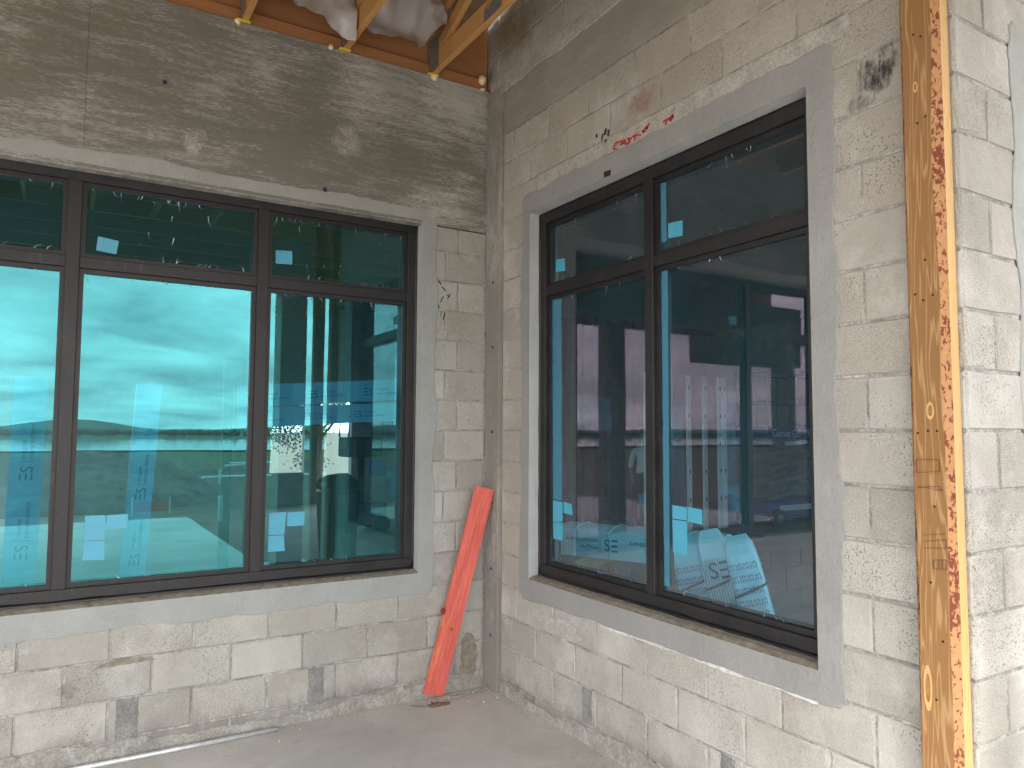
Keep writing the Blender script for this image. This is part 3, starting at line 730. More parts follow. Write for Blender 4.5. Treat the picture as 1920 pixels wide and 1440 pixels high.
for W, a, c, sd in ((WA, -5.2, -0.03, 3), (WB, -3.18, -0.19, 8), (WC, 0.0, 3.4, 5)):
    o = W.strip('base_smear', a, c, lambda t: -0.004, lambda t: 0.085+0.03*math.sin(t*11+sd), 'base_grime', -0.0042, sd, 0.03 if False else 0.0)
    for v in o.data.vertices:                         # ragged upper edge
        if v.co.z > 0.0:
            u = v.co.x+v.co.y; v.co.z += 0.045*nz(u*5+sd)+0.022*nz(u*19, sd)+0.012*nz(u*55, sd)
def grit(name, n, region, label, seed):
    rd = random.Random(seed); mb = MB()
    for k in range(n):
        x, y = region(rd); r = rd.uniform(.0015, .0045)*(2.2 if rd.random() < .06 else 1); a = rd.uniform(0, 6.28); h = r*rd.uniform(.4, 1)
        q = [(x+r*math.cos(a+t)*rd.uniform(.7, 1.2), y+r*math.sin(a+t)*rd.uniform(.7, 1.2)) for t in (0, 1.6, 3.1, 4.7)]
        mb.add([(u, v, .0005) for u, v in q]+[(x, y, h)], [(0, 1, 4), (1, 2, 4), (2, 3, 4), (3, 0, 4)])
    props(mb.build(name, 'base_grime', fix=False), label, 'grit', kind='stuff')
grit('mortar_grit', 1500, lambda rd: (rd.uniform(-3.4, -.03), -.004-abs(rd.gauss(0, .05))), 'fine mortar grit along the foot of the wide wall', 3)
grit('mortar_grit', 1300, lambda rd: (-.004-abs(rd.gauss(0, .06)), rd.uniform(-3.1, -.19)), 'fine mortar grit along the foot of the side wall', 4)
grit('slab_grit', 900, lambda rd: (rd.uniform(-3.4, -.03), rd.uniform(-3.2, -.05)), 'scattered grit on the porch slab', 5)

# ================================================================ WINDOWS
def window(name, W, h, mullions, label, d0=0.078):
    u0, u1, z0, z1 = h; g = 0.008; u0 += g; u1 -= g; z0 += 0.030; z1 -= g+0.006
    root = thing(name, W.p((u0+u1)/2, d0, z0), label, 'window')
    fw, dep = 0.060, 0.11; tz = 2.618; th = 0.030
    d1 = d0+dep
    def part(nm, lst, mat='bronze_aluminium', bv=0.002):
        o = W.boxes(nm, lst, mat, root); bevel(o, bv) if bv else None; return o
    part('frame_head', [(u0, d0, z1-fw, u1, d1, z1)]); part('frame_sill', [(u0, d0, z0, u1, d1, z0+fw)])
    part('frame_jamb', [(u0, d0+.001, z0+fw, u0+fw, d1, z1-fw)]); part('frame_jamb', [(u1-fw, d0+.001, z0+fw, u1, d1, z1-fw)])
    mw = 0.064; us = [u0+fw]
    for m in mullions:
        part('mullion', [(m-mw/2, d0-0.002, z0+fw, m+mw/2, d1, z1-fw)]); us += [m-mw/2, m+mw/2]
    us.append(u1-fw)
    lights = list(zip(us[0::2], us[1::2])); panes = []
    for (a, c) in lights:
        part('transom_bar', [(a, d0+0.003, tz-th, c, d1, tz+th)])
        for (za, zb) in ((z0+fw, tz-th), (tz+th, z1-fw)):
            s = 0.024; ds = d0+0.022
            part('glazing_stop', [(a, ds, za, c, d1, za+s), (a, ds, zb-s, c, d1, zb), (a, ds, za+s, a+s, d1, zb-s), (c-s, ds, za+s, c, d1, zb-s)], bv=0)
            pa, pc, pz, pt = a+s, c-s, za+s, zb-s
            v = boxv((0, 0, 0), (1, 1, 1)); gd = ds+0.018
            vv = [W.p(pa+(pc-pa)*x, gd+0.008*y, pz+(pt-pz)*zz) for x, y, zz in v]
            fm = [0 if fc == (0, 4, 5, 1) else 1 for fc in BOXF]
            o = obj('pane', vv, BOXF, None, root, mats=['coated_glass', 'glass_edge'], fmat=fm)
            panes.append((o, pa, pc, pz, pt, gd))
    # uneven black sealant round the frame; bottom bead thickened for the shade there
    mb = MB()
    def bead(a, c, r):
        n = max(6, int((Vector(c)-Vector(a)).length/0.05)); pts, rr = [], []
        for i in range(n+1):
            t = i/n; q = Vector(a).lerp(Vector(c), t); pts.append(q); rr.append(r*(1+0.35*nz(q.x*9, q.y*9, q.z*9)))
        mb.tube(pts, rr, 6)
    q = W.p
    bead(q(u0, d0+.006, z0-0.010), q(u1, d0+.002, z0-0.010), 0.017); bead(q(u0, d0+.006, z1+0.004), q(u1, d0+.006, z1+0.004), 0.009)
    bead(q(u0-.003, d0+.004, z0), q(u0-.003, d0+.004, z1), 0.010); bead(q(u1+.003, d0+.004, z0), q(u1+.003, d0+.004, z1), 0.010)
    mb.build('sealant_shade_bead', 'sealant', root, smooth=True)
    return root, panes
WinA, panesA = window('window', WA, HA, (-2.520, -1.530), 'wide dark bronze window mirroring cyan sky, in the left-hand wall')
WinB, panesB = window('window', WB, HB, (-1.562,), 'two-light dark bronze window with blue-tinted glass in the right-hand wall')
WinC, panesC = window('window', WC, HC, (1.575,), 'dark bronze window in the outer wall beyond the timber post')

def film_rect(W, root, panes, quad, mat='blue_film', name='film_patch'):
    """a leftover rectangle of protective film; quad gives its four photo pixels"""
    gd = panes[0][5]-0.0015
    v = [(PA(x, y, gd) if W.kind == 'A' else PB(x, y, gd)) for x, y in quad]
    n = W.nrm(); v2 = [p_+n*0.0006 for p_ in v]
    return obj(name, v+v2, BOXF, mat, root)
def rq(x0, y0, x1, y1, sk=0): return [(x0, y0), (x1, y0+sk), (x1, y1+sk), (x0, y1)]
for qd in ([(184, 443), (223, 452), (218, 477), (180, 469)], rq(517, 469, 548, 494, 2), [(160, 967), (198, 966), (196, 1012), (157, 1013)], [(157, 1015), (196, 1014), (195, 1050), (154, 1051)],
           [(200, 966), (240, 964), (239, 990), (199, 992)], [(505, 962), (537, 960), (533, 1002), (503, 1003)], [(503, 1005), (532, 1003), (534, 1033), (502, 1035)], [(539, 961), (572, 959), (570, 985), (538, 987)]):
    film_rect(WA, WinA, panesA, qd)
for qd in ([(1253, 419), (1280, 413), (1280, 442), (1253, 447)], [(1043, 487), (1059, 484), (1060, 508), (1042, 510)], [(1037, 938), (1055, 942), (1055, 978), (1037, 979)], [(1057, 941), (1072, 945), (1074, 966), (1057, 962)],
           [(1037, 980), (1055, 980), (1055, 1014), (1038, 1010)], [(1261, 947), (1288, 952), (1288, 976), (1261, 972)], [(1290, 951), (1317, 956), (1317, 984), (1290, 978)], [(1261, 974), (1288, 978), (1289, 1040), (1262, 1035)]):
    film_rect(WB, WinB, panesB, qd)
for (x0, y0, x1, y1, x2, y2, x3, y3) in ((1036, 560, 1053, 556, 1054, 938, 1037, 936), (1237, 510, 1252, 506, 1256, 1100, 1246, 1098), (1237, 345, 1249, 342, 1250, 452, 1237, 456)):
    film_rect(WB, WinB, panesB, [(x0, y0), (x1, y1), (x2, y2), (x3, y3)], 'blue_film_thin', 'film_strip')
# torn film slivers left under the glazing stops
def slivers(W, root, pane, n, edge, seed, lo=0.0, hi=1.0):
    rd = random.Random(seed); o, pa, pc, pz, pt, gd = pane; mb = MB(); d = gd-0.0012
    for k in range(n):
        t = lo+(hi-lo)*rd.random(); t = lo+(hi-lo)*min(1, max(0, (round(t*6)/6+rd.gauss(0, .045)))); u = pa+(pc-pa)*t; L = rd.choice((0.012, 0.02, 0.028, 0.05))*rd.uniform(0.7, 1.3); w0 = rd.uniform(0.0007, 0.0019); lean = rd.choice((-.03, -.012, .012, .03, .04))*rd.uniform(.5, 1)
        if edge == 'top': z, dz = pt-0.001, -L
        elif edge == 'bottom': z, dz = pz+0.001, L*0.8
        else: z, dz = pz+(pt-pz)*rd.uniform(0.15, 0.95), -L*1.2
        pts = [(u+lean*s*s, z+dz*s) for s in (0, .33, .66, 1)]
        wd = [w0*2.2, w0*1.4, w0, w0*0.2]
        v = []; 
        for (x, zz), ww in zip(pts, wd): v += [W.p(x-ww, d-0.004*rd.random(), zz), W.p(x+ww, d, zz)]
        mb.add(v, [(0, 1, 3, 2), (2, 3, 5, 4), (4, 5, 7, 6)])
    ob = mb.build('torn_film', 'torn_film', root, fix=False); ob['kind'] = 'stuff'; return ob
for i, pn in enumerate(panesA):
    up = i % 2 == 1
    slivers(WA, WinA, pn, 17 if up else 9, 'top', 10+i); slivers(WA, WinA, pn, 12 if up else 5, 'bottom', 30+i, 0.1, 1.0)
    if up: slivers(WA, WinA, pn, 6, 'any', 50+i)
for i, pn in enumerate(panesB): slivers(WB, WinB, pn, 5, 'top', 70+i); slivers(WB, WinB, pn, 9, 'bottom', 90+i)
for i, pn in enumerate(panesC): slivers(WC, WinC, pn, 8, 'top', 110+i)

# ================================================================ PORCH ROOF
def truss(x, label):
    t = thing('roof_truss', (x, -2.4, 4.152), label, 'truss', 'porch roof trusses')
    y0, y1 = 0.05, -5.3
    o = MB().box((x-.019, y1, 4.153), (x+.019, y0, 4.285)).build('bottom_chord', 'truss_wood', t); bevel(o, .003)
    o = MB().beam((x, y0, 4.56), (x, y1, 5.02), .038, .09).build('top_chord', 'truss_wood', t)
    o = MB().box((x-.0185, -0.04, 4.287), (x+.0185, 0.045, 4.53)).build('end_post', 'truss_wood', t)
    for (a, c) in (((-0.08, 4.29), (-0.75, 4.57)), ((-0.85, 4.29), (-0.80, 4.57)), ((-1.7, 4.29), (-0.9, 4.58)), ((-1.75, 4.29), (-2.6, 4.73)), ((-3.4, 4.29), (-2.7, 4.73)), ((-3.5, 4.29), (-4.6, 4.9))):
        MB().beam((x, a[0], a[1]), (x, c[0], c[1]), .036, .085).build('web', 'truss_wood', t)
    o = MB().box((x-.0225, -0.13, 4.157), (x-.0195, 0.045, 4.40)).build('nail_plate', 'truss_plate', t)
    MB().box((x-.0225, -0.95, 4.16), (x-.0195, -0.75, 4.24)).build('nail_plate', 'truss_plate', t)
    o = MB().box((x-.045, -0.035, 4.1505), (x+.03, -0.004, 4.1525)).build('seat_tag', 'yellow_tag', t)
    return t
ORD = 'first second third fourth fifth sixth seventh eighth ninth tenth eleventh twelfth thirteenth fourteenth fifteenth sixteenth'.split()
TX = [-0.455, -1.075, -1.695, -2.315, -2.935, -3.555, -4.175, -4.795]
TL = ['truss nearest the side wall, its chord rising past the crumpled sheet', 'second truss from the side wall, grey sheet hanging on both sides', 'third truss from the side wall with a bright yellow seat tag']
for i, x in enumerate(TX):
    truss(x, 'pine porch roof ' + TL[i] if i < 3 else '%s pine porch roof truss counted from the side wall' % ORD[i])
props(MB().box((-5.2, 0.048, 4.152), (0.0, 0.066, 5.3)).build('sheathing_board', 'brown_sheathing'), 'reddish brown sheathing board standing on the concrete beam behind the trusses', 'board')
props(bevel(MB().box((-5.2, 0.012, 4.152), (-0.03, 0.0475, 4.235)).build('sole_plate', 'brown_sheathing'), .003), 'low reddish brown plate along the top of the concrete beam', 'board')
structure('porch_roof', MB().add([(-9.8, -5.9, 5.13), (-0.02, -5.9, 5.13), (-0.02, 0.05, 4.62), (-9.8, 0.05, 4.62), (-9.8, -5.9, 5.18), (-0.02, -5.9, 5.18), (-0.02, 0.05, 4.67), (-9.8, 0.05, 4.67)], BOXF), 'roof_deck')
structure('porch_roof', MB().box((-0.018, -5.9, 5.42), (4.5, -3.0, 5.47)), 'roof_deck')  # unseen slab added to cut the sky light on the outer wall
o = MB().box((-9.6, -4.95, 3.62), (0.95, -4.60, 4.148)).build('porch_beam', 'formed_concrete'); props(o, 'concrete beam along the open front of the porch, mirrored in the glass', 'beam')
props(MB().box((-9.6, -4.93, 3.0), (-6.9, -4.62, 3.618)).build('drop_lintel', 'formed_concrete'), 'deep concrete lintel hanging under the left part of the porch beam', 'beam')
props(MB().box((-9.6, -5.35, 4.15), (0.95, -5.31, 5.05)).build('sky_screen_board', 'truss_wood'), 'added board at the porch front screening bright sky from the window glass', 'board')  # added to keep bright sky out of the transom reflection
for i, x in enumerate((-0.05, -4.97, -9.25)):
    c = thing('porch_column', (x, -4.775, 0), ['block porch column in line with the side wall, mirrored as a dark upright', 'block porch column opposite the left end of the wide window', 'outermost block porch column far to the left'][i], 'column', 'porch columns')
    for k in range(18):
        z0, z1 = k*0.2011, (k+1)*0.2011-0.008
        bevel(MB().box((x-.16, -4.935, z0), (x+.16, -4.615, z1)).build('block', 'block_tan_shade', c), .004)
    MB().box((x-.153, -4.928, 0), (x+.153, -4.622, 3.618)).build('mortar', 'mortar', c)
# spray foam squeezed out between the trusses and the beam
FO = [(815, 146, .022, 'blob of pale spray foam under the nearest truss seat'), (905, 150, .026, 'blob of pale spray foam low in the roof corner'), (905, 168, .018, 'small smear of spray foam on the beam top in the corner'), (446, 40, .016, 'thin streak of spray foam beside the yellow tag'), (620, 95, .014, 'tiny bead of spray foam left of the second truss')]
for i, (px, py, r, lb) in enumerate(FO):
    c = PA(px, py, -0.004); c.z = max(c.z, 4.15)
    props(blob('spray_foam', c, r, 'spray_foam', None, i*3.1, (1.1, .8, 1.4 if i != 2 else .5)), lb, 'foam')
props(blob('spray_foam', PB(905, 70, -0.01)+Vector((0, -.02, 0)), .022, 'spray_foam', None, 9.9, (.6, .8, 1.8)), 'blob of spray foam high on the side wall under the chord', 'foam')
# grey plastic sheet drooping between the trusses
def sheet(name, x0, x1, zb, label, seed, y=-0.32):
    nu, nv = 30, 16; v = []; f = []
    for j in range(nv+1):
        for i in range(nu+1):
            s, t = i/nu, j/nv; x = x0+(x1-x0)*s
            z = zb(s)*(1-t) + (4.72)*t
            yy = y + 0.10*nz(s*3+seed, t*2.5) + 0.05*nz(s*6, t*5, seed) + 0.012*nz(s*15, t*12, seed) + 0.10*t
            v.append((x, yy, z + 0.006*nz(s*5, t*5, seed)))
    for j in range(nv):
        for i in range(nu): a = j*(nu+1)+i; f.append((a, a+1, a+nu+2, a+nu+1))
    props(obj(name, v, f, 'grey_sheet', smooth=True, fix=False), label, 'plastic sheet')
sheet('plastic_sheet', -1.66, -1.11, lambda s: 4.20-0.13*s**2.2, 'grey plastic sheet drooping to a point left of the second truss', 1.0, -0.30)
sheet('plastic_sheet', -1.04, -0.50, lambda s: 4.17+0.05*math.sin(s*9)*(s > .6)+0.16*max(0, s-.72)/.28, 'crumpled grey plastic sheet sagging between the first two trusses', 5.0, -0.30)

# ================================================================ TIMBER POST against wall B
t = thing('timber_post', (-0.04, -3.10, 0), 'rough pine post of two boards with red bark edges against the side wall', 'post')
ya, yb, ht = -3.171, -3.033, 4.14
def wane_board():
    n = 70; prof_v, f, fm = [], [], []
    for i in range(n+1):
        z = ht*i/n; wl = 0.012+0.007*nz(z*2.1, 1)+0.004*nz(z*9, 2); wr = 0.016+0.009*nz(z*1.7, 5)+0.004*nz(z*8, 6)
        wob = 0.0016*nz(z*6, 3)
        prof_v += [(-.0385, ya, z), (-.058+.004*nz(z*3), ya+wob*.5, z), (-.0765+wob, ya+wr*1.5, z), (-.0765+wob, yb-wl*1.2, z), (-.060, yb, z), (-.0385, yb, z)]
    for i in range(n):
        for k in range(6):
            a = i*6+k; c = i*6+(k+1) % 6; f.append((a, c, c+6, a+6)); fm.append({1: 1, 3: 1, 0: 2}.get(k, 0))
    f.append(tuple(range(6))); fm.append(0); f.append(tuple(n*6+k for k in range(6))); fm.append(0)
    return obj('face_board', prof_v, f, None, t, mats=['pine_face', 'bark_wane', 'pine_pale'], fmat=fm)
wane_board()['label'] = 'front board with flame grain and flaking red bark along both edges'
bevel(MB().box((-.0378, ya+.002, 0), (-.0045, yb-.001, ht)).build('back_board', 'pine_pale', t), .002)
mb = MB()
for st in [[(1719, 861), (1763, 862), (1764, 884), (1722, 886), (1719, 861)], [(1724, 912), (1768, 920), (1764, 912), (1722, 914)], [(1731, 1003), (1773, 1001)], [(1733, 1015), (1776, 1012), (1777, 1028), (1734, 1027)], [(1752, 1050), (1776, 1050), (1777, 1068), (1752, 1066), (1752, 1050)], [(1762, 1051), (1763, 1066)], [(1768, 1050), (1769, 1066)]]:
    mb.stroke([PB(x-2, y, -.0778) for x, y in st], 0.0014, (-1, 0, 0))
o = mb.build('pencil_sketch', 'pencil', t); o['kind'] = 'stuff'; o['label'] = 'small pencil sketches of boxes drawn on the face'
for i, (px, py, r) in enumerate(((1744, 770, .030), (1740, 1290, .034), (1716, 163, .020))):
    c = PB(px, py, -.0772); m = 18
    for q, (k, mt) in enumerate(((1.0, 'knot_ring'), (.62, 'pine_face'), (.34, 'knot_core'))):
        vv = [c+Vector((-.0004*q, 0, 0))]+[c+Vector((-.0004*q, r*.42*k*math.cos(a)*(1+.15*nz(a, i)), r*(2.2 if i == 1 else 1)*k*math.sin(a))) for a in [w_*2*math.pi/m for w_ in range(m)]]
        o = obj('knot', vv, [(0, 1+z_, 1+(z_+1) % m) for z_ in range(m)], mt, t, fix=False)
mb = MB()
for (px, py) in ((1726, 68), (1712, 65), (1735, 218), (1720, 231), (1734, 487), (1716, 552), (1749, 553), (1731, 563), (1721, 812), (1740, 808), (1757, 808), (1752, 950), (1768, 1203), (1756, 1312), (1745, 1092)):
    c = PB(px, py, -.0772); mb.tube([c+Vector((.003, 0, 0)), c-Vector((.001, 0, 0))], .0042, 6)
mb.build('nail_holes', 'black_marker', t)['kind'] = 'stuff'

t = thing('timber_prop', (-0.06, -3.56, 0), 'plain pine prop just beyond the post, outside the right edge of the photo', 'post')
bevel(MB().box((-.12, -3.605, .02), (.0, -3.515, 4.9)).build('shaft', 'pine_face', t), .004); MB().box((-.18, -3.65, 0), (.06, -3.47, .02)).build('foot', 'pine_pale', t)

# ================================================================ THINGS ON THE SLAB
# red board leaning into the corner
a0 = Vector((-0.418, -0.115, 0.0)); a1 = Vector((-0.095, -0.030, 1.325))
ax = (a1-a0).normalized(); wdir = Vector((1, 0, 0)); wdir = (wdir - ax*wdir.dot(ax)).normalized(); nd = ax.cross(wdir).normalized()
if nd.y > 0: nd = -nd
t = thing('red_board', a0, 'red-stained pine board leaning in the corner between the two windows', 'board')
L = (a1-a0).length; hw = 0.070; th = 0.019
zmin = min((a0+wdir*s*hw).z for s in (-1, 1))
n = 24; v = []
for i in range(n+1):
    p0 = a0 + Vector((0, 0, -zmin+0.003)) + ax*L*i/n
    for (s, k) in ((-1, 0), (1, 0), (1, 1), (-1, 1)): v.append(p0+wdir*s*(hw+0.0015*nz(i*0.4, s))+nd*th*(1-k))
f = [(0, 1, 2, 3), (n*4, n*4+1, n*4+2, n*4+3)]
for i in range(n):
    for k in range(4): f.append((i*4+k, i*4+(k+1) % 4, i*4+4+(k+1) % 4, i*4+4+k))
bd = obj('plank', v, f, 'red_paint', t)
# mesh axes follow the board so that the grain runs along it
rot = Matrix((wdir, nd, ax)).transposed(); 
bd.data.transform(rot.inverted().to_4x4()); bd.rotation_euler = rot.to_euler()
for i, (px, py, r) in enumerate(((884, 997, .017), (793+38, 1146, .024), (847, 1180, .010))):
    dd = ray(px, py); tt = ((a0+nd*(th+.0006)+Vector((0, 0, .003-zmin)))-CAM).dot(nd)/dd.dot(nd); c = CAM+dd*tt
    mb = MB(); m = 14; vv = [c]
    for k in range(m):
        q = k*2*math.pi/m; rr = r*(1+.12*nz(q, i)); vv.append(c+wdir*rr*.75*math.cos(q)+ax*rr*math.sin(q))
    obj('knot', vv, [(0, 1+k, 1+(k+1) % m) for k in range(m)], 'red_knot', t, fix=False)
# clear plastic scrap and litter at its foot
n1_, n2_ = 40, 8; v = []; f = []
for j in range(n2_+1):
    for i in range(n1_+1):
        s, q = i/n1_, j/n2_; x = -0.50+0.47*s; y = -0.16+0.06*s+0.06*q
        v.append((x, y, 0.006+0.022*abs(nz(s*13, q*4))+0.012*abs(nz(s*31, q*9))))
for j in range(n2_):
    for i in range(n1_): a = j*(n1_+1)+i; f.append((a, a+1, a+n1_+2, a+n1_+1))
props(obj('plastic_scrap', v, f, 'clear_plastic', smooth=True, fix=False), 'crumpled clear plastic scrap under the foot of the red board', 'plastic')
for i, (x, y, r, lb) in enumerate(((-0.46, -0.165, .040, 'flat brown clod of dirt at the foot of the red board'), (-0.40, -0.175, .028, 'smaller brown clod right of the board foot'))):
    props(blob('dirt_clod', (x, y, r*.14), r, 'leaf_litter', None, i*5, (1.3, .8, .28)), lb, 'dirt')
mb = MB().tube([(-0.60, -0.10, .005), (-0.55, -0.14, .006), (-0.53, -0.16, .005)], .004, 5)
props(mb.build('twig', 'leaf_litter'), 'short dark twig on the slab left of the red board', 'twig')
for i, (px, py) in enumerate(((932, 1307), (907, 1316), (879, 1314), (563, 1366), (524, 1389))):
    c = PF(px, py, 0.004)
    props(blob('mortar_crumb', c, random.uniform(.006, .011), 'crumb', None, i*7, (1, 1, .7)), ['yellowish crumb on the slab nearest the pilaster foot', 'middle one of three crumbs before the corner', 'crumb close to the plastic scrap', 'pale crumb by the wall right of the conduit end', 'pale crumb on the slab below the conduit end'][i], 'crumb')
# conduit along the wall
p0, p1 = PF(60, 1454), PF(517, 1369)
p0 = Vector((p0.x, -0.055, .0125)); p1 = Vector((p1.x, -0.062, .0125))
t = thing('steel_conduit', (p0+p1)/2, 'thin galvanised steel conduit lying on the slab along the wide wall', 'conduit')
MB().tube([p0, p1], .012, 12).build('tube', 'galvanised', t, smooth=True)
e = (p1-p0).normalized(); MB().tube([p1-e*.002, p1+e*.004], .0125, 12).build('end_ring', 'truss_plate', t)

# ================================================================ INSIDE THE BUILDING
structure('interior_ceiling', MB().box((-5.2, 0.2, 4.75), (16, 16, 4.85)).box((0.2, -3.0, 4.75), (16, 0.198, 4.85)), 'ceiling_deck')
def panelled(name, axis, val, th, u0, u1, z1, holes, label, mat):
    mb = MB(); cur = u0
    def bx(a, c, z0, z2):
        if c-a < 1e-3 or z2-z0 < 1e-3: return
        mb.box((a, val, z0), (c, val+th, z2)) if axis == 'y' else mb.box((val, a, z0), (val+th, c, z2))
    for (a, c, z0, z2) in sorted(holes):
        bx(cur, a, 0, z1); bx(a, c, 0, z0); bx(a, c, z2, z1); cur = c
    bx(cur, u1, 0, z1)
    props(mb.build(name, mat), label, 'wall')
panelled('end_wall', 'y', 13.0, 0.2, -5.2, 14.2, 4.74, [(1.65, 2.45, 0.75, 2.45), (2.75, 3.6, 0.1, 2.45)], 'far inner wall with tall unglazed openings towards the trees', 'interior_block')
panelled('end_wall', 'x', 14.0, 0.2, -3.0, 12.99, 4.74, [(-2.7, -1.6, 0.8, 2.6)], 'inner end wall behind the blue lift, with an unseen opening added for light', 'interior_block')  # opening out of view, put in to brighten the interior
panelled('side_wall', 'x', -5.2, 0.2, 0.2, 12.99, 4.74, [(8.0, 12.7, 0.8, 4.2)], 'inner side wall at the left end of the building, with an unseen opening added for light', 'interior_block')  # unseen opening added to light the ceiling joists
panelled('front_wall', 'y', -3.18, 0.19, 3.405, 13.99, 4.74, [(4.2, 6.8, 0.8, 3.0)], 'inner face of the front wall beyond the corner window, with an unseen opening added for light', 'interior_block')  # unseen opening sized to light the lift and studs
for i in range(16):
    y = 0.75+0.61*i*1.25
    if y > 12.8: break
    o = MB().box((-4.99, y-.02, 4.28), (2.4, y+.02, 4.50)).build('ceiling_joist', 'joist_wood')
    props(o, '%s pine ceiling joist inside, counted from the wide window' % ORD[i], 'joist', 'ceiling joists inside')
c = thing('steel_column', (7.35, 4.1, 0), 'dark steel column inside, left of the blue lift', 'column')
MB().box((7.27, 4.02, .02), (7.43, 4.18, 4.27)).build('shaft', 'steel_dark', c); MB().box((7.15, 3.9, 0), (7.55, 4.3, .02)).build('base_plate', 'steel_dark', c)
# red oxide steel studs
for i in range(9):
    x = 5.2+0.33*i; t = thing('red_stud', (x, 7.0, 0), '%s red-oxide steel stud from the left in its row inside' % ORD[i], 'stud', 'red steel studs')
    MB().box((x-.045, 6.99, 0), (x+.045, 7.0, 4.0)).build('web', 'red_oxide', t); 
    MB().box((x-.055, 7.0, 0), (x-.045, 7.10, 4.0)).build('flange', 'red_oxide', t); MB().box((x+.045, 7.0, 0), (x+.055, 7.10, 4.0)).build('flange', 'red_oxide', t)
props(MB().box((5.0, 7.11, 0), (9.9, 7.13, 4.0)).build('backing_sheet', 'red_oxide'), 'dull red wall panel behind the upright studs inside', 'panel')
GX = [(7.05, 5.1), (7.45, 5.1), (7.83, 5.1), (7.97, 5.12), (6.05, 5.1)]
for i, (x, y) in enumerate(GX):
    t = thing('steel_stud', (x, y, 0), 'bright galvanised stud inside the right window, %s' % ['first of the group of four', 'second of the group of four', 'third of the group of four', 'fourth, close against the third', 'standing alone by the mullion'][i], 'stud', 'galvanised studs')
    MB().box((x-.045, y-.002, 0), (x+.045, y, 2.75)).build('web', 'galvanised_bright', t)
    for s in (-1, 1): MB().box((x+s*.045-.001, y, 0), (x+s*.045+.001, y+.04, 2.75)).build('flange', 'galvanised_bright', t)
    for k in range(5): MB().box((x-.012, y-.004, .5+.5*k), (x+.012, y-.0025, .57+.5*k)).build('punch_hole', 'black_marker', t)
props(MB().box((5.9, 5.145, 0), (8.15, 5.16, 2.74)).build('gypsum_sheet', 'interior_gypsum'), 'sheet of pale board behind the galvanised studs inside', 'panel') if False else None

# blue scissor lift
def scissor_lift(cx, cy):
    t = thing('scissor_lift', (cx, cy, 0), 'blue scissor lift parked inside, seen through the right window', 'lift')
    x0, x1, y0, y1 = cx-.92, cx+.92, cy-.38, cy+.38
    bevel(MB().box((x0, y0, .16), (x1, y1, .48)).build('chassis', 'lift_blue', t), .02)
    for sx in (x0+.22, x1-.22):
        for sy in (y0-.02, y1+.02):
            wv = MB().tube([(sx, sy-.06, .17), (sx, sy+.06, .17)], .17, 18).build('wheel', 'tyre_rubber', t, smooth=False)
            MB().tube([(sx, sy-.063, .17), (sx, sy+.063, .17)], .085, 12).build('rim', 'lift_grey', wv)
    z = .50
    for k in range(4):
        for sy in (y0+.08, y1-.08):
            MB().beam((x0+.1, sy, z+.02), (x1-.1, sy, z+.26), .04, .075).build('scissor_arm', 'lift_grey', t)
            MB().beam((x1-.1, sy+.045, z+.02), (x0+.1, sy+.045, z+.26), .04, .075).build('scissor_arm', 'lift_grey', t)
        z += .27
    bevel(MB().box((x0, y0, 1.59), (x1, y1, 1.86)).build('platform', 'lift_blue', t), .01)
    for (a, c) in (((x0, y0), (x1, y0)), ((x0, y1), (x1, y1)), ((x0, y0), (x0, y1)), ((x1, y0), (x1, y1))):
        for zz in (2.3, 2.85): MB().tube([(a[0], a[1], zz), (c[0], c[1], zz)], .02, 8).build('rail', 'lift_blue', t)
    for xx in (x0, cx-.3, cx+.3, x1):
        for yy in (y0, y1): MB().tube([(xx, yy, 1.86), (xx, yy, 2.85)], .02, 8).build('rail_post', 'lift_blue', t)
    mb = MB(); print_text(mb, 'Genie GS-1930', (x0+.12, y0-.004, 1.66), (1, 0, 0), (0, 0, 1), .21)
    mb.build('lettering', 'white_print', t, fix=False)['label'] = 'white lettering along the platform edge'
    bevel(MB().box((x0+.5, y0-.004, 1.50), (x0+.95, y0+.03, 1.575)).build('data_plate', 'white_print', t), .003)
    bevel(MB().box((x0+.3, y0-.01, .30), (x1-.5, y0+.02, .40)).build('decal_plate', 'white_print', t), .003)
scissor_lift(9.45, 5.0)

# dark lift silhouetted against the far openings, behind the third pane of the wide window
def small_lift(cx, cy):
    t = thing('personnel_lift', (cx, cy, 0), 'dark machine with a blue panel standing inside before a bright far opening', 'lift')
    bevel(MB().box((cx-.4, cy-.3, .12), (cx+.4, cy+.3, .5)).build('chassis', 'steel_dark', t), .02)
    for sx in (-.3, .3):
        for sy in (-.3, .3): MB().tube([(cx+sx, cy+sy-.04, .14), (cx+sx, cy+sy+.04, .14)], .14, 14).build('wheel', 'tyre_rubber', t)
    MB().box((cx-.06, cy-.06, .5), (cx+.06, cy+.06, 1.5)).build('mast', 'steel_dark', t)
    bevel(MB().box((cx-.32, cy-.25, 1.28), (cx+.32, cy+.25, 1.62)).build('basket', 'black_plastic', t), .02)
    for sy in (-.24, .24): MB().tube([(cx-.3, cy+sy, 1.62), (cx-.3, cy+sy, 1.95), (cx+.3, cy+sy, 1.95), (cx+.3, cy+sy, 1.62)], .022, 8).build('rail', 'steel_dark', t)
    bevel(MB().box((cx+.05, cy-.32, .95), (cx+.36, cy-.27, 1.22)).build('blue_panel', 'lift_blue', t), .01)
small_lift(2.0, 8.0)
t = thing('rubbish_bin', (0.75, 5.4, 0), 'black rubbish bin with a bulging bag inside behind the third pane', 'bin')
MB().tube([(0.75, 5.4, 0), (0.75, 5.4, .9)], [.24, .30], 20).build('barrel', 'black_plastic', t, smooth=False)
blob('bag', (0.75, 5.4, .98), .30, 'black_plastic', t, 4, (1, 1, .55))
t = thing('step_ladder', (2.0, 4.0, 0), 'wooden step ladder inside seen low in the third pane', 'ladder')
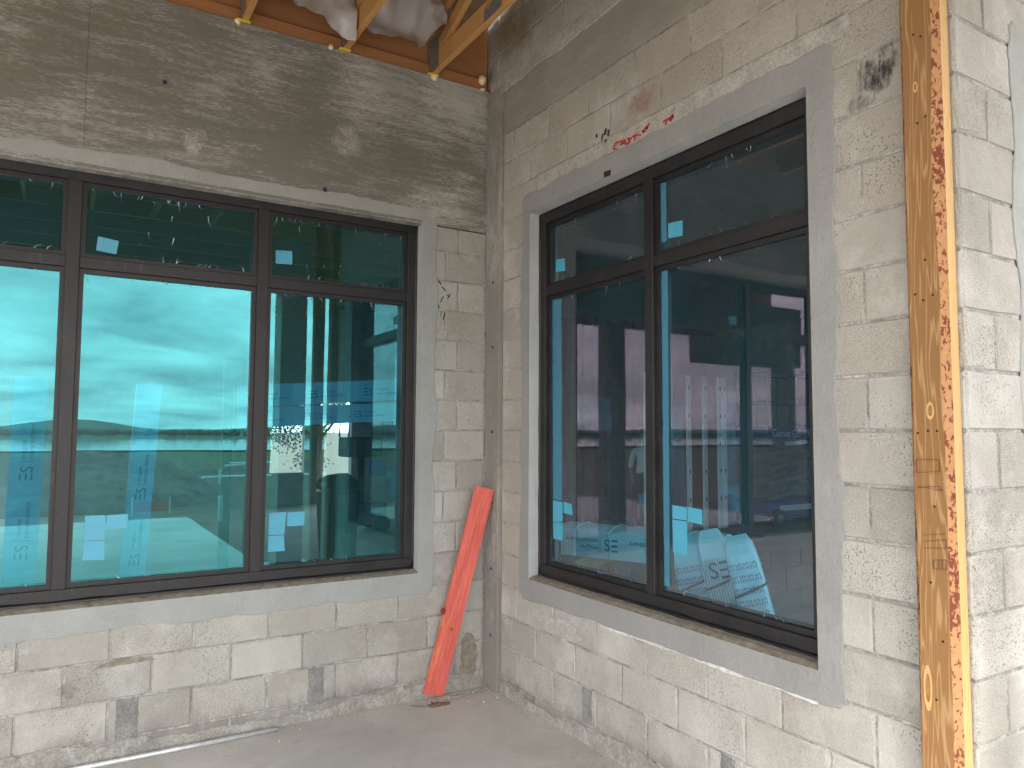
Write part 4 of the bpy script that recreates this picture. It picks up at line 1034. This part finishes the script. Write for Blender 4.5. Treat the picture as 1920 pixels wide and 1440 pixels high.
for s in (-1, 1): MB().beam((2.0+s*.28, 3.7, 0), (2.0+s*.18, 4.0, 1.55), .03, .07).build('rail', 'joist_wood', t)
for k in range(5): z = .25+.27*k; MB().box((2.0-.26+.018*k, 3.70+.05*k, z), (2.0+.26-.018*k, 3.80+.05*k, z+.025)).build('tread', 'joist_wood', t)

# ---- wrapped profiles behind the wide window
def wrapped_post(x0, x1, y, zt, label, up=True, lean=0.0):
    t = thing('wrapped_profile', ((x0+x1)/2, y, 0), label, 'wrapped profile', 'wrapped profiles')
    mb = MB(); n = 14; vv = []; 
    for i in range(n+1):
        z = zt*i/n; o_ = lean*i/n; j = .006
        vv += [(x0+o_+j*nz(z*5, x0), y+j*nz(z*4, 2), z), (x1+o_+j*nz(z*6, x1), y+j*nz(z*5, 7), z), (x1+o_, y+.07, z), (x0+o_, y+.07, z)]
    f = [(0, 1, 2, 3), (n*4, n*4+1, n*4+2, n*4+3)]
    for i in range(n):
        for k in range(4): f.append((i*4+k, i*4+(k+1) % 4, i*4+4+(k+1) % 4, i*4+4+k))
    obj('wrap', vv, f, 'blue_wrap', t)
    mb = MB(); z = 0.12; h = (x1-x0)*0.40; yd = Vector((-1, 0, 0)); xd = Vector((lean/zt, 0, 1)).normalized()
    while z+5.4*h < zt-.02: z += print_logo(mb, (x0+(x1-x0)*.72+lean*z/zt, y-.0095, z), xd, yd, h)+.08
    mb.build('print', 'blue_print', t, fix=False)['label'] = 'blue three-bar logo and small words running upwards'
wrapped_post(-2.80, -2.64, 0.50, 2.02, 'blue printed wrapped profile standing upright behind the leftmost pane', lean=.03)
wrapped_post(-3.02, -2.87, 0.62, 2.05, 'blue wrapped profile half cut off by the left edge of the photo', lean=.02)
wrapped_post(-2.25, -2.11, 0.55, 2.0, 'pale blue wrapped profile standing upright behind the middle pane', lean=.10)
def wrapped_rail(a, c, ht, label, dep=.07, flip=False, legs=False):
    a, c = Vector(a), Vector(c); xd = (c-a).normalized(); up = Vector((0, 0, 1)); nn = xd.cross(up).normalized()
    if nn.y > 0: nn = -nn
    t = thing('wrapped_profile', (a+c)/2-Vector((0, 0, ht)), label, 'wrapped profile', 'wrapped profiles')
    n = 16; vv = []
    for i in range(n+1):
        p_ = a.lerp(c, i/n); j = .008
        vv += [p_+nn*j*nz(i*.7, ht), p_+up*(-ht+j*nz(i*.5, 3))+nn*j*nz(i*.9, 8), p_-up*ht-nn*dep, p_-nn*dep]
    f = [(0, 1, 2, 3), (n*4, n*4+1, n*4+2, n*4+3)]
    for i in range(n):
        for k in range(4): f.append((i*4+k, i*4+(k+1) % 4, i*4+4+(k+1) % 4, i*4+4+k))
    obj('wrap', vv, f, 'blue_wrap', t)
    mb = MB(); s = .06; h = ht*.36; L_ = (c-a).length
    while s+5.5*h < L_: s += print_logo(mb, a+xd*s-up*ht*.72+nn*.0105, xd, up, h)+.10
    mb.build('print', 'blue_print', t, fix=False)
    return t
wrapped_rail((-1.50, .80, 2.03), (-0.05, .80, 2.14), .155, 'upper blue printed wrapped profile lying across behind the third pane')
wrapped_rail((-1.50, .78, 1.872), (-0.05, .78, 1.955), .135, 'lower blue printed wrapped profile lying across behind the third pane')
for i, x in enumerate((-1.56, 0.02)):
    t = thing('rack_upright', (x, .85, 0), ['dark rack upright hidden behind the mullion, holding the wrapped profiles', 'dark rack upright behind the corner pier, holding the wrapped profiles'][i], 'rack', 'rack uprights')
    MB().box((x-.03, .86, 0.01), (x+.03, .92, 2.2)).build('post', 'steel_dark', t); MB().box((x-.18, .70, 0), (x+.18, 1.1, .01)).build('foot', 'steel_dark', t)
    MB().box((x-.02, .70, 1.70), (x+.02, .86, 1.73)).build('arm', 'steel_dark', t); MB().box((x-.02, .93, 2.0), (x+.02, .925, 2.1)).build('clip', 'steel_dark', t)

# ---- packs behind window B
def trestle(c, lab, d):
    t = thing('trestle', c, lab, 'trestle', 'trestles'); c = Vector(c); d = Vector(d).normalized(); s = Vector((-d.y, d.x, 0))
    MB().beam(c+d*-.35+Vector((0, 0, .735)), c+d*.35+Vector((0, 0, .735)), .06, .09).build('top_rail', 'pine_pale', t)
    for a in (-1, 1):
        for q in (-1, 1): MB().beam(c+d*a*.28+Vector((0, 0, .69)), c+d*a*.33+s*q*.22+Vector((0, 0, .01)), .045, .05).build('leg', 'pine_pale', t)
A_, C_ = Vector((0.78, 0.27, 0)), Vector((1.32, -0.88, 0))
d_ = (C_-A_).normalized(); s_ = Vector((d_.y, -d_.x, 0)); 
if s_.x > 0: s_ = -s_
back = -s_
trestle(A_.lerp(C_, .18)+back*.17, 'pine trestle under the near end of the long wrapped pack', back); trestle(A_.lerp(C_, .88)+back*.17, 'pine trestle under the far end of the long wrapped pack', back)
t = thing('wrapped_pack', (A_+C_)/2+back*.17+Vector((0, 0, .78)), 'long blue printed pack lying level behind the left light of the side window', 'wrapped pack')
n = 26; vv = []; prof = [(0, .0), (0, .185), (.02, .205), (.10, .225), (.22, .228), (.33, .20), (.34, .0)]
for i in range(n+1):
    p_ = A_.lerp(C_, i/n)
    for k, (q, z) in enumerate(prof):
        jj = .010*nz(i*.8, k*1.3) if z > 0 else 0
        crease = -.010 if (i % 6 == 3 and z > .1) else 0
        vv.append(p_+back*(q+jj)+Vector((0, 0, .781+z+jj+crease)))
f = [tuple(range(7)), tuple(n*7+k for k in range(7))]
for i in range(n):
    for k in range(7): f.append((i*7+k, i*7+(k+1) % 7, i*7+7+(k+1) % 7, i*7+7+k))
obj('wrap', vv, f, 'white_wrap', t)
mb = MB(); s = 0.04
while s < (C_-A_).length-.05:
    h = .088; end = A_+d_*min(s+5.4*h, 9)
    s2 = s+5.4*h
    print_logo(mb, A_+d_*s2+s_*.012+Vector((0, 0, .781+.145)), -d_, Vector((0, 0, -1)), h); s = s2+.05
mb.build('print', 'blue_print', t, fix=False)['label'] = 'upside-down blue logo and words along the side'
mb = MB()
for i in range(3, 26, 6):
    p_ = A_.lerp(C_, i/26); mb.tube([p_+back*q+Vector((0, 0, .783+z)) for q, z in ((-.004, .0), (-.004, .185), (.02, .207), (.10, .227), (.22, .23), (.335, .205))], .005, 6)
mb.build('binding', 'torn_film', t)

def bundle(base, top, wd, dep, label, style, seed):
    base, top = Vector(base), Vector(top); ax = (top-base).normalized(); look = Vector((CAM.x-base.x, CAM.y-base.y, 0)).normalized()
    sx = ax.cross(look).normalized(); nn = sx.cross(ax).normalized()
    if nn.dot(look) < 0: nn = -nn
    if sx.dot(R2) < 0: sx = -sx
    t = thing('wrapped_bundle', (base.x, base.y, 0), label, 'bundle', 'wrapped bundles')
    n, m = 20, 20; vv = []; L_ = (top-base).length
    for i in range(n+1):
        tt = i/n; p_ = base+ax*L_*tt; k = 1.0 if tt < .86 else math.sqrt(max(.02, 1-((tt-.86)/.14)**2))
        for q in range(m):
            a = q*2*math.pi/m; c_, s2 = math.cos(a), math.sin(a)
            e_ = 0.32; u = math.copysign(abs(c_)**e_, c_)*wd/2*(.55+.45*k)*(1+.05*nz(tt*6, seed)); w_ = math.copysign(abs(s2)**e_, s2)*dep/2*k
            rb = .004*math.sin(u*240) if style == 'ribbed' else .005*nz(tt*9, q, seed)
            vv.append(p_+sx*u+nn*(w_+rb*(w_ > 0)))
    f = [tuple(range(m)), tuple(n*m+k for k in range(m))]
    for i in range(n):
        for k in range(m): f.append((i*m+k, i*m+(k+1) % m, i*m+m+(k+1) % m, i*m+m+k))
    obj('wrap', vv, f, 'white_wrap' if style == 'ribbed' else 'bundle_wrap', t)
    fr = lambda u, h: base+ax*h+sx*u+nn*(dep/2+.010)
    mb = MB()
    if style == 'ribbed':
        print_logo(mb, fr(wd*.42, L_*.82), -sx, -ax, .105, False)
        for k in range(11): 
            u = -wd*.42+wd*.84*k/10; mb.add([fr(u-.0016, L_*.30), fr(u+.0016, L_*.30), fr(u+.0016, L_*.84), fr(u-.0016, L_*.84)], [(0, 1, 2, 3)])
    else:
        r = 0; h = L_*.30
        while h < L_*.84:
            for k in range(4): print_logo(mb, fr(-wd*.30+wd*.235*k+(.008 if r % 2 else 0), h), ax, -sx, .034, False)
            h += .072; r += 1
    mb.build('print', 'blue_print', t, fix=False)
    mb = MB(); h = L_*.70
    mb.tube([base+ax*(h+.025*q)+sx*wd*.53*q+nn*(dep*.57*(1-abs(q)**12)) for q in [-1, -.9, -.6, -.2, .2, .6, .9, 1]], .008, 6); mb.build('strap', 'strap_black', t)
bundle((1.12, -1.06, .012), (1.02, -.83, 1.03), .19, .16, 'leftmost leaning wrapped bundle with small repeated print', 'small', 1)
bundle((1.14, -1.30, .012), (1.04, -1.045, 1.10), .19, .16, 'ribbed middle bundle with one large logo and a dark strap', 'ribbed', 2)
bundle((1.14, -1.55, .012), (1.05, -1.265, 1.09), .19, .16, 'rightmost leaning wrapped bundle with small repeated print', 'small', 3)

def person(x, y, face, label):
    t = thing('person', (x, y, 0), label, 'person')
    J = {'pel': (0, 0, .95, .15, .11), 'waist': (0, 0, 1.10, .14, .10), 'chest': (0, .01, 1.32, .17, .115), 'neck': (0, 0, 1.49, .06, .06), 'chin': (0, -.015, 1.56, .065, .075), 'head': (0, -.01, 1.66, .082, .10), 'top': (0, 0, 1.73, .06, .07)}
    E_ = [('pel', 'waist'), ('waist', 'chest'), ('chest', 'neck'), ('neck', 'chin'), ('chin', 'head'), ('head', 'top')]
    for s, nm in ((-1, 'l'), (1, 'r')):
        J.update({nm+'hip': (s*.10, 0, .90, .095, .095), nm+'knee': (s*.11, -.02, .50, .06, .065), nm+'ank': (s*.12, .01, .09, .042, .045), nm+'toe': (s*.13, -.13, .045, .045, .035),
                  nm+'sh': (s*.19, 0, 1.40, .062, .062), nm+'el': (s*.25, .02, 1.12, .045, .045), nm+'wr': (s*.23, -.13, .92, .032, .028), nm+'ha': (s*.225, -.17, .86, .036, .018), nm+'fi': (s*.22, -.19, .78, .018, .012), nm+'th': (s*.19, -.20, .84, .012, .012)})
        E_ += [('pel', nm+'hip'), (nm+'hip', nm+'knee'), (nm+'knee', nm+'ank'), (nm+'ank', nm+'toe'), ('chest', nm+'sh'), (nm+'sh', nm+'el'), (nm+'el', nm+'wr'), (nm+'wr', nm+'ha'), (nm+'ha', nm+'fi'), (nm+'ha', nm+'th')]
    ks = list(J); me = bpy.data.meshes.new('body'); me.from_pydata([J[k][:3] for k in ks], [(ks.index(a), ks.index(c)) for a, c in E_], [])
    o = bpy.data.objects.new('body', me); COL.objects.link(o); o.modifiers.new('skin', 'SKIN'); o.modifiers.new('sub', 'SUBSURF').levels = 2
    for i, k in enumerate(ks): sv = me.skin_vertices[0].data[i]; sv.radius = J[k][3:]; sv.use_root = (k == 'pel')
    ev = bpy.data.meshes.new_from_object(o.evaluated_get(bpy.context.evaluated_depsgraph_get())); o.modifiers.clear(); o.data = ev; bpy.data.meshes.remove(me); ev.name = 'body'
    for m in ('skin', 'shirt_pale', 'trousers_dark', 'boots'): ev.materials.append(MATS[m])
    for p_ in ev.polygons:
        c = p_.center; p_.use_smooth = True
        p_.material_index = 3 if c.z < .12 else 0 if (c.z > 1.50 or (abs(c.x) > .17 and c.z < 1.08 and c.z > .7)) else 1 if c.z > .98 else 2
    o.parent = t; o.location = (0, 0, 0); o.rotation_euler = (0, 0, face); WL[o.name] = Vector((x, y, 0))
    bm = bmesh.new(); bmesh.ops.create_icosphere(bm, subdivisions=3, radius=1)
    for v in bm.verts: v.co = Vector((v.co.x*.094, v.co.y*.112+.012, v.co.z*.09+1.695+(.03 if v.co.y < -.2 else 0)))
    bmesh.ops.delete(bm, geom=[v for v in bm.verts if v.co.z < 1.60 or (v.co.y < -.055 and v.co.z < 1.72)], context='VERTS')
    hm = bpy.data.meshes.new('hair'); bm.to_mesh(hm); bm.free(); hm.materials.append(MATS['hair_dark']); h = bpy.data.objects.new('hair', hm); COL.objects.link(h); h.parent = t; h.rotation_euler = (0, 0, face)
for nm, c in (('skin', (.36, .20, .13)), ('shirt_pale', (.62, .64, .64)), ('trousers_dark', (.04, .045, .06)), ('boots', (.06, .04, .025)), ('hair_dark', (.02, .016, .013))): simple(nm, c, .7, var=.08)
person(6.78, 6.0, math.radians(-40), 'person in a pale shirt inside, half hidden by the mullion of the side window')

# ================================================================ BEYOND: trees seen through the building, site bits in the reflection
def tree(x, y, h, r, seed, label):
    t = thing('tree', (x, y, -.2), label, 'tree', 'trees behind the building'); rd = random.Random(seed)
    mb = MB().tube([(x, y, -.25), (x+.1, y, h*.3), (x, y+.1, h*.62)], [.18, .13, .06], 8)
    for k in range(6):
        a = rd.uniform(0, 6.28); mb.tube([(x, y, h*(.3+.05*k)), (x+math.cos(a)*r*.5, y+math.sin(a)*r*.5, h*(.55+.05*k))], [.06, .02], 6)
    mb.build('trunk', 'bark', t)
    mb = MB(); cl = [(rd.gauss(0, r*.45), rd.gauss(0, r*.45), h*.62+rd.gauss(0, h*.13)) for _ in range(26)]
    for k in range(6500):
        c = rd.choice(cl); p_ = Vector((x+c[0]+rd.gauss(0, .3), y+c[1]+rd.gauss(0, .3), c[2]+rd.gauss(0, .24)))
        a = Vector((rd.gauss(0, 1), rd.gauss(0, 1), rd.gauss(0, 1))).normalized()*.055; b2 = a.cross(Vector((rd.gauss(0, 1), rd.gauss(0, 1), rd.gauss(0, 1)))).normalized()*.026
        mb.add([p_-a, p_+b2, p_+a, p_-b2], [(0, 1, 2, 3)])
    mb.build('crown', 'foliage', t, fix=False)
tree(2.9, 19, 4.2, 1.6, 1, 'leafy tree outside the far opening left of the dark machine'); tree(4.9, 20, 4.6, 1.8, 2, 'leafy tree outside the far opening behind the dark machine'); tree(20, 6, 5, 2, 3, 'leafy tree outside the end wall behind the blue lift')
for i, (x, y) in enumerate(((0.55, -12.4), (2.6, -24))):
    t = thing('pipe_stub', (x, y, -.25), ['white pipe stub standing by the walkway corner, mirrored in the middle pane', 'white pipe stub farther off in the dirt'][i], 'pipe', 'pipe stubs')
    MB().tube([(x, y, -.3), (x, y, .26)], .05, 12).build('tube', 'white_pvc', t); MB().tube([(x, y, .26), (x, y, .30)], .06, 12).build('cap', 'white_pvc', t)
t = thing('barrier_fence', (-0.6, -14.6, -.2), 'orange plastic barrier with a white stake, mirrored low in the middle pane', 'fence')
for k in range(5): MB().box((-1.0+.02*k, -14.6, -.17+.045*k), (-0.2, -14.59, -.14+.045*k)).build('strand', 'orange_plastic', t)
for x in (-1.0, -.2): MB().box((x-.015, -14.58, -.25), (x+.015, -14.55, .16)).build('stake', 'white_pvc', t)
for i in range(5):
    y = -26-3.4*i; x = 4.5+i*.9
    props(MB().tube([(x-2.2, y, -.09), (x+3.4, y-.3, -.09)], .055, 10).build('white_pipe', 'white_pvc'), '%s white pipe length lying on the site, counted outwards from the porch' % ORD[i], 'pipe', 'white pipes on the site')
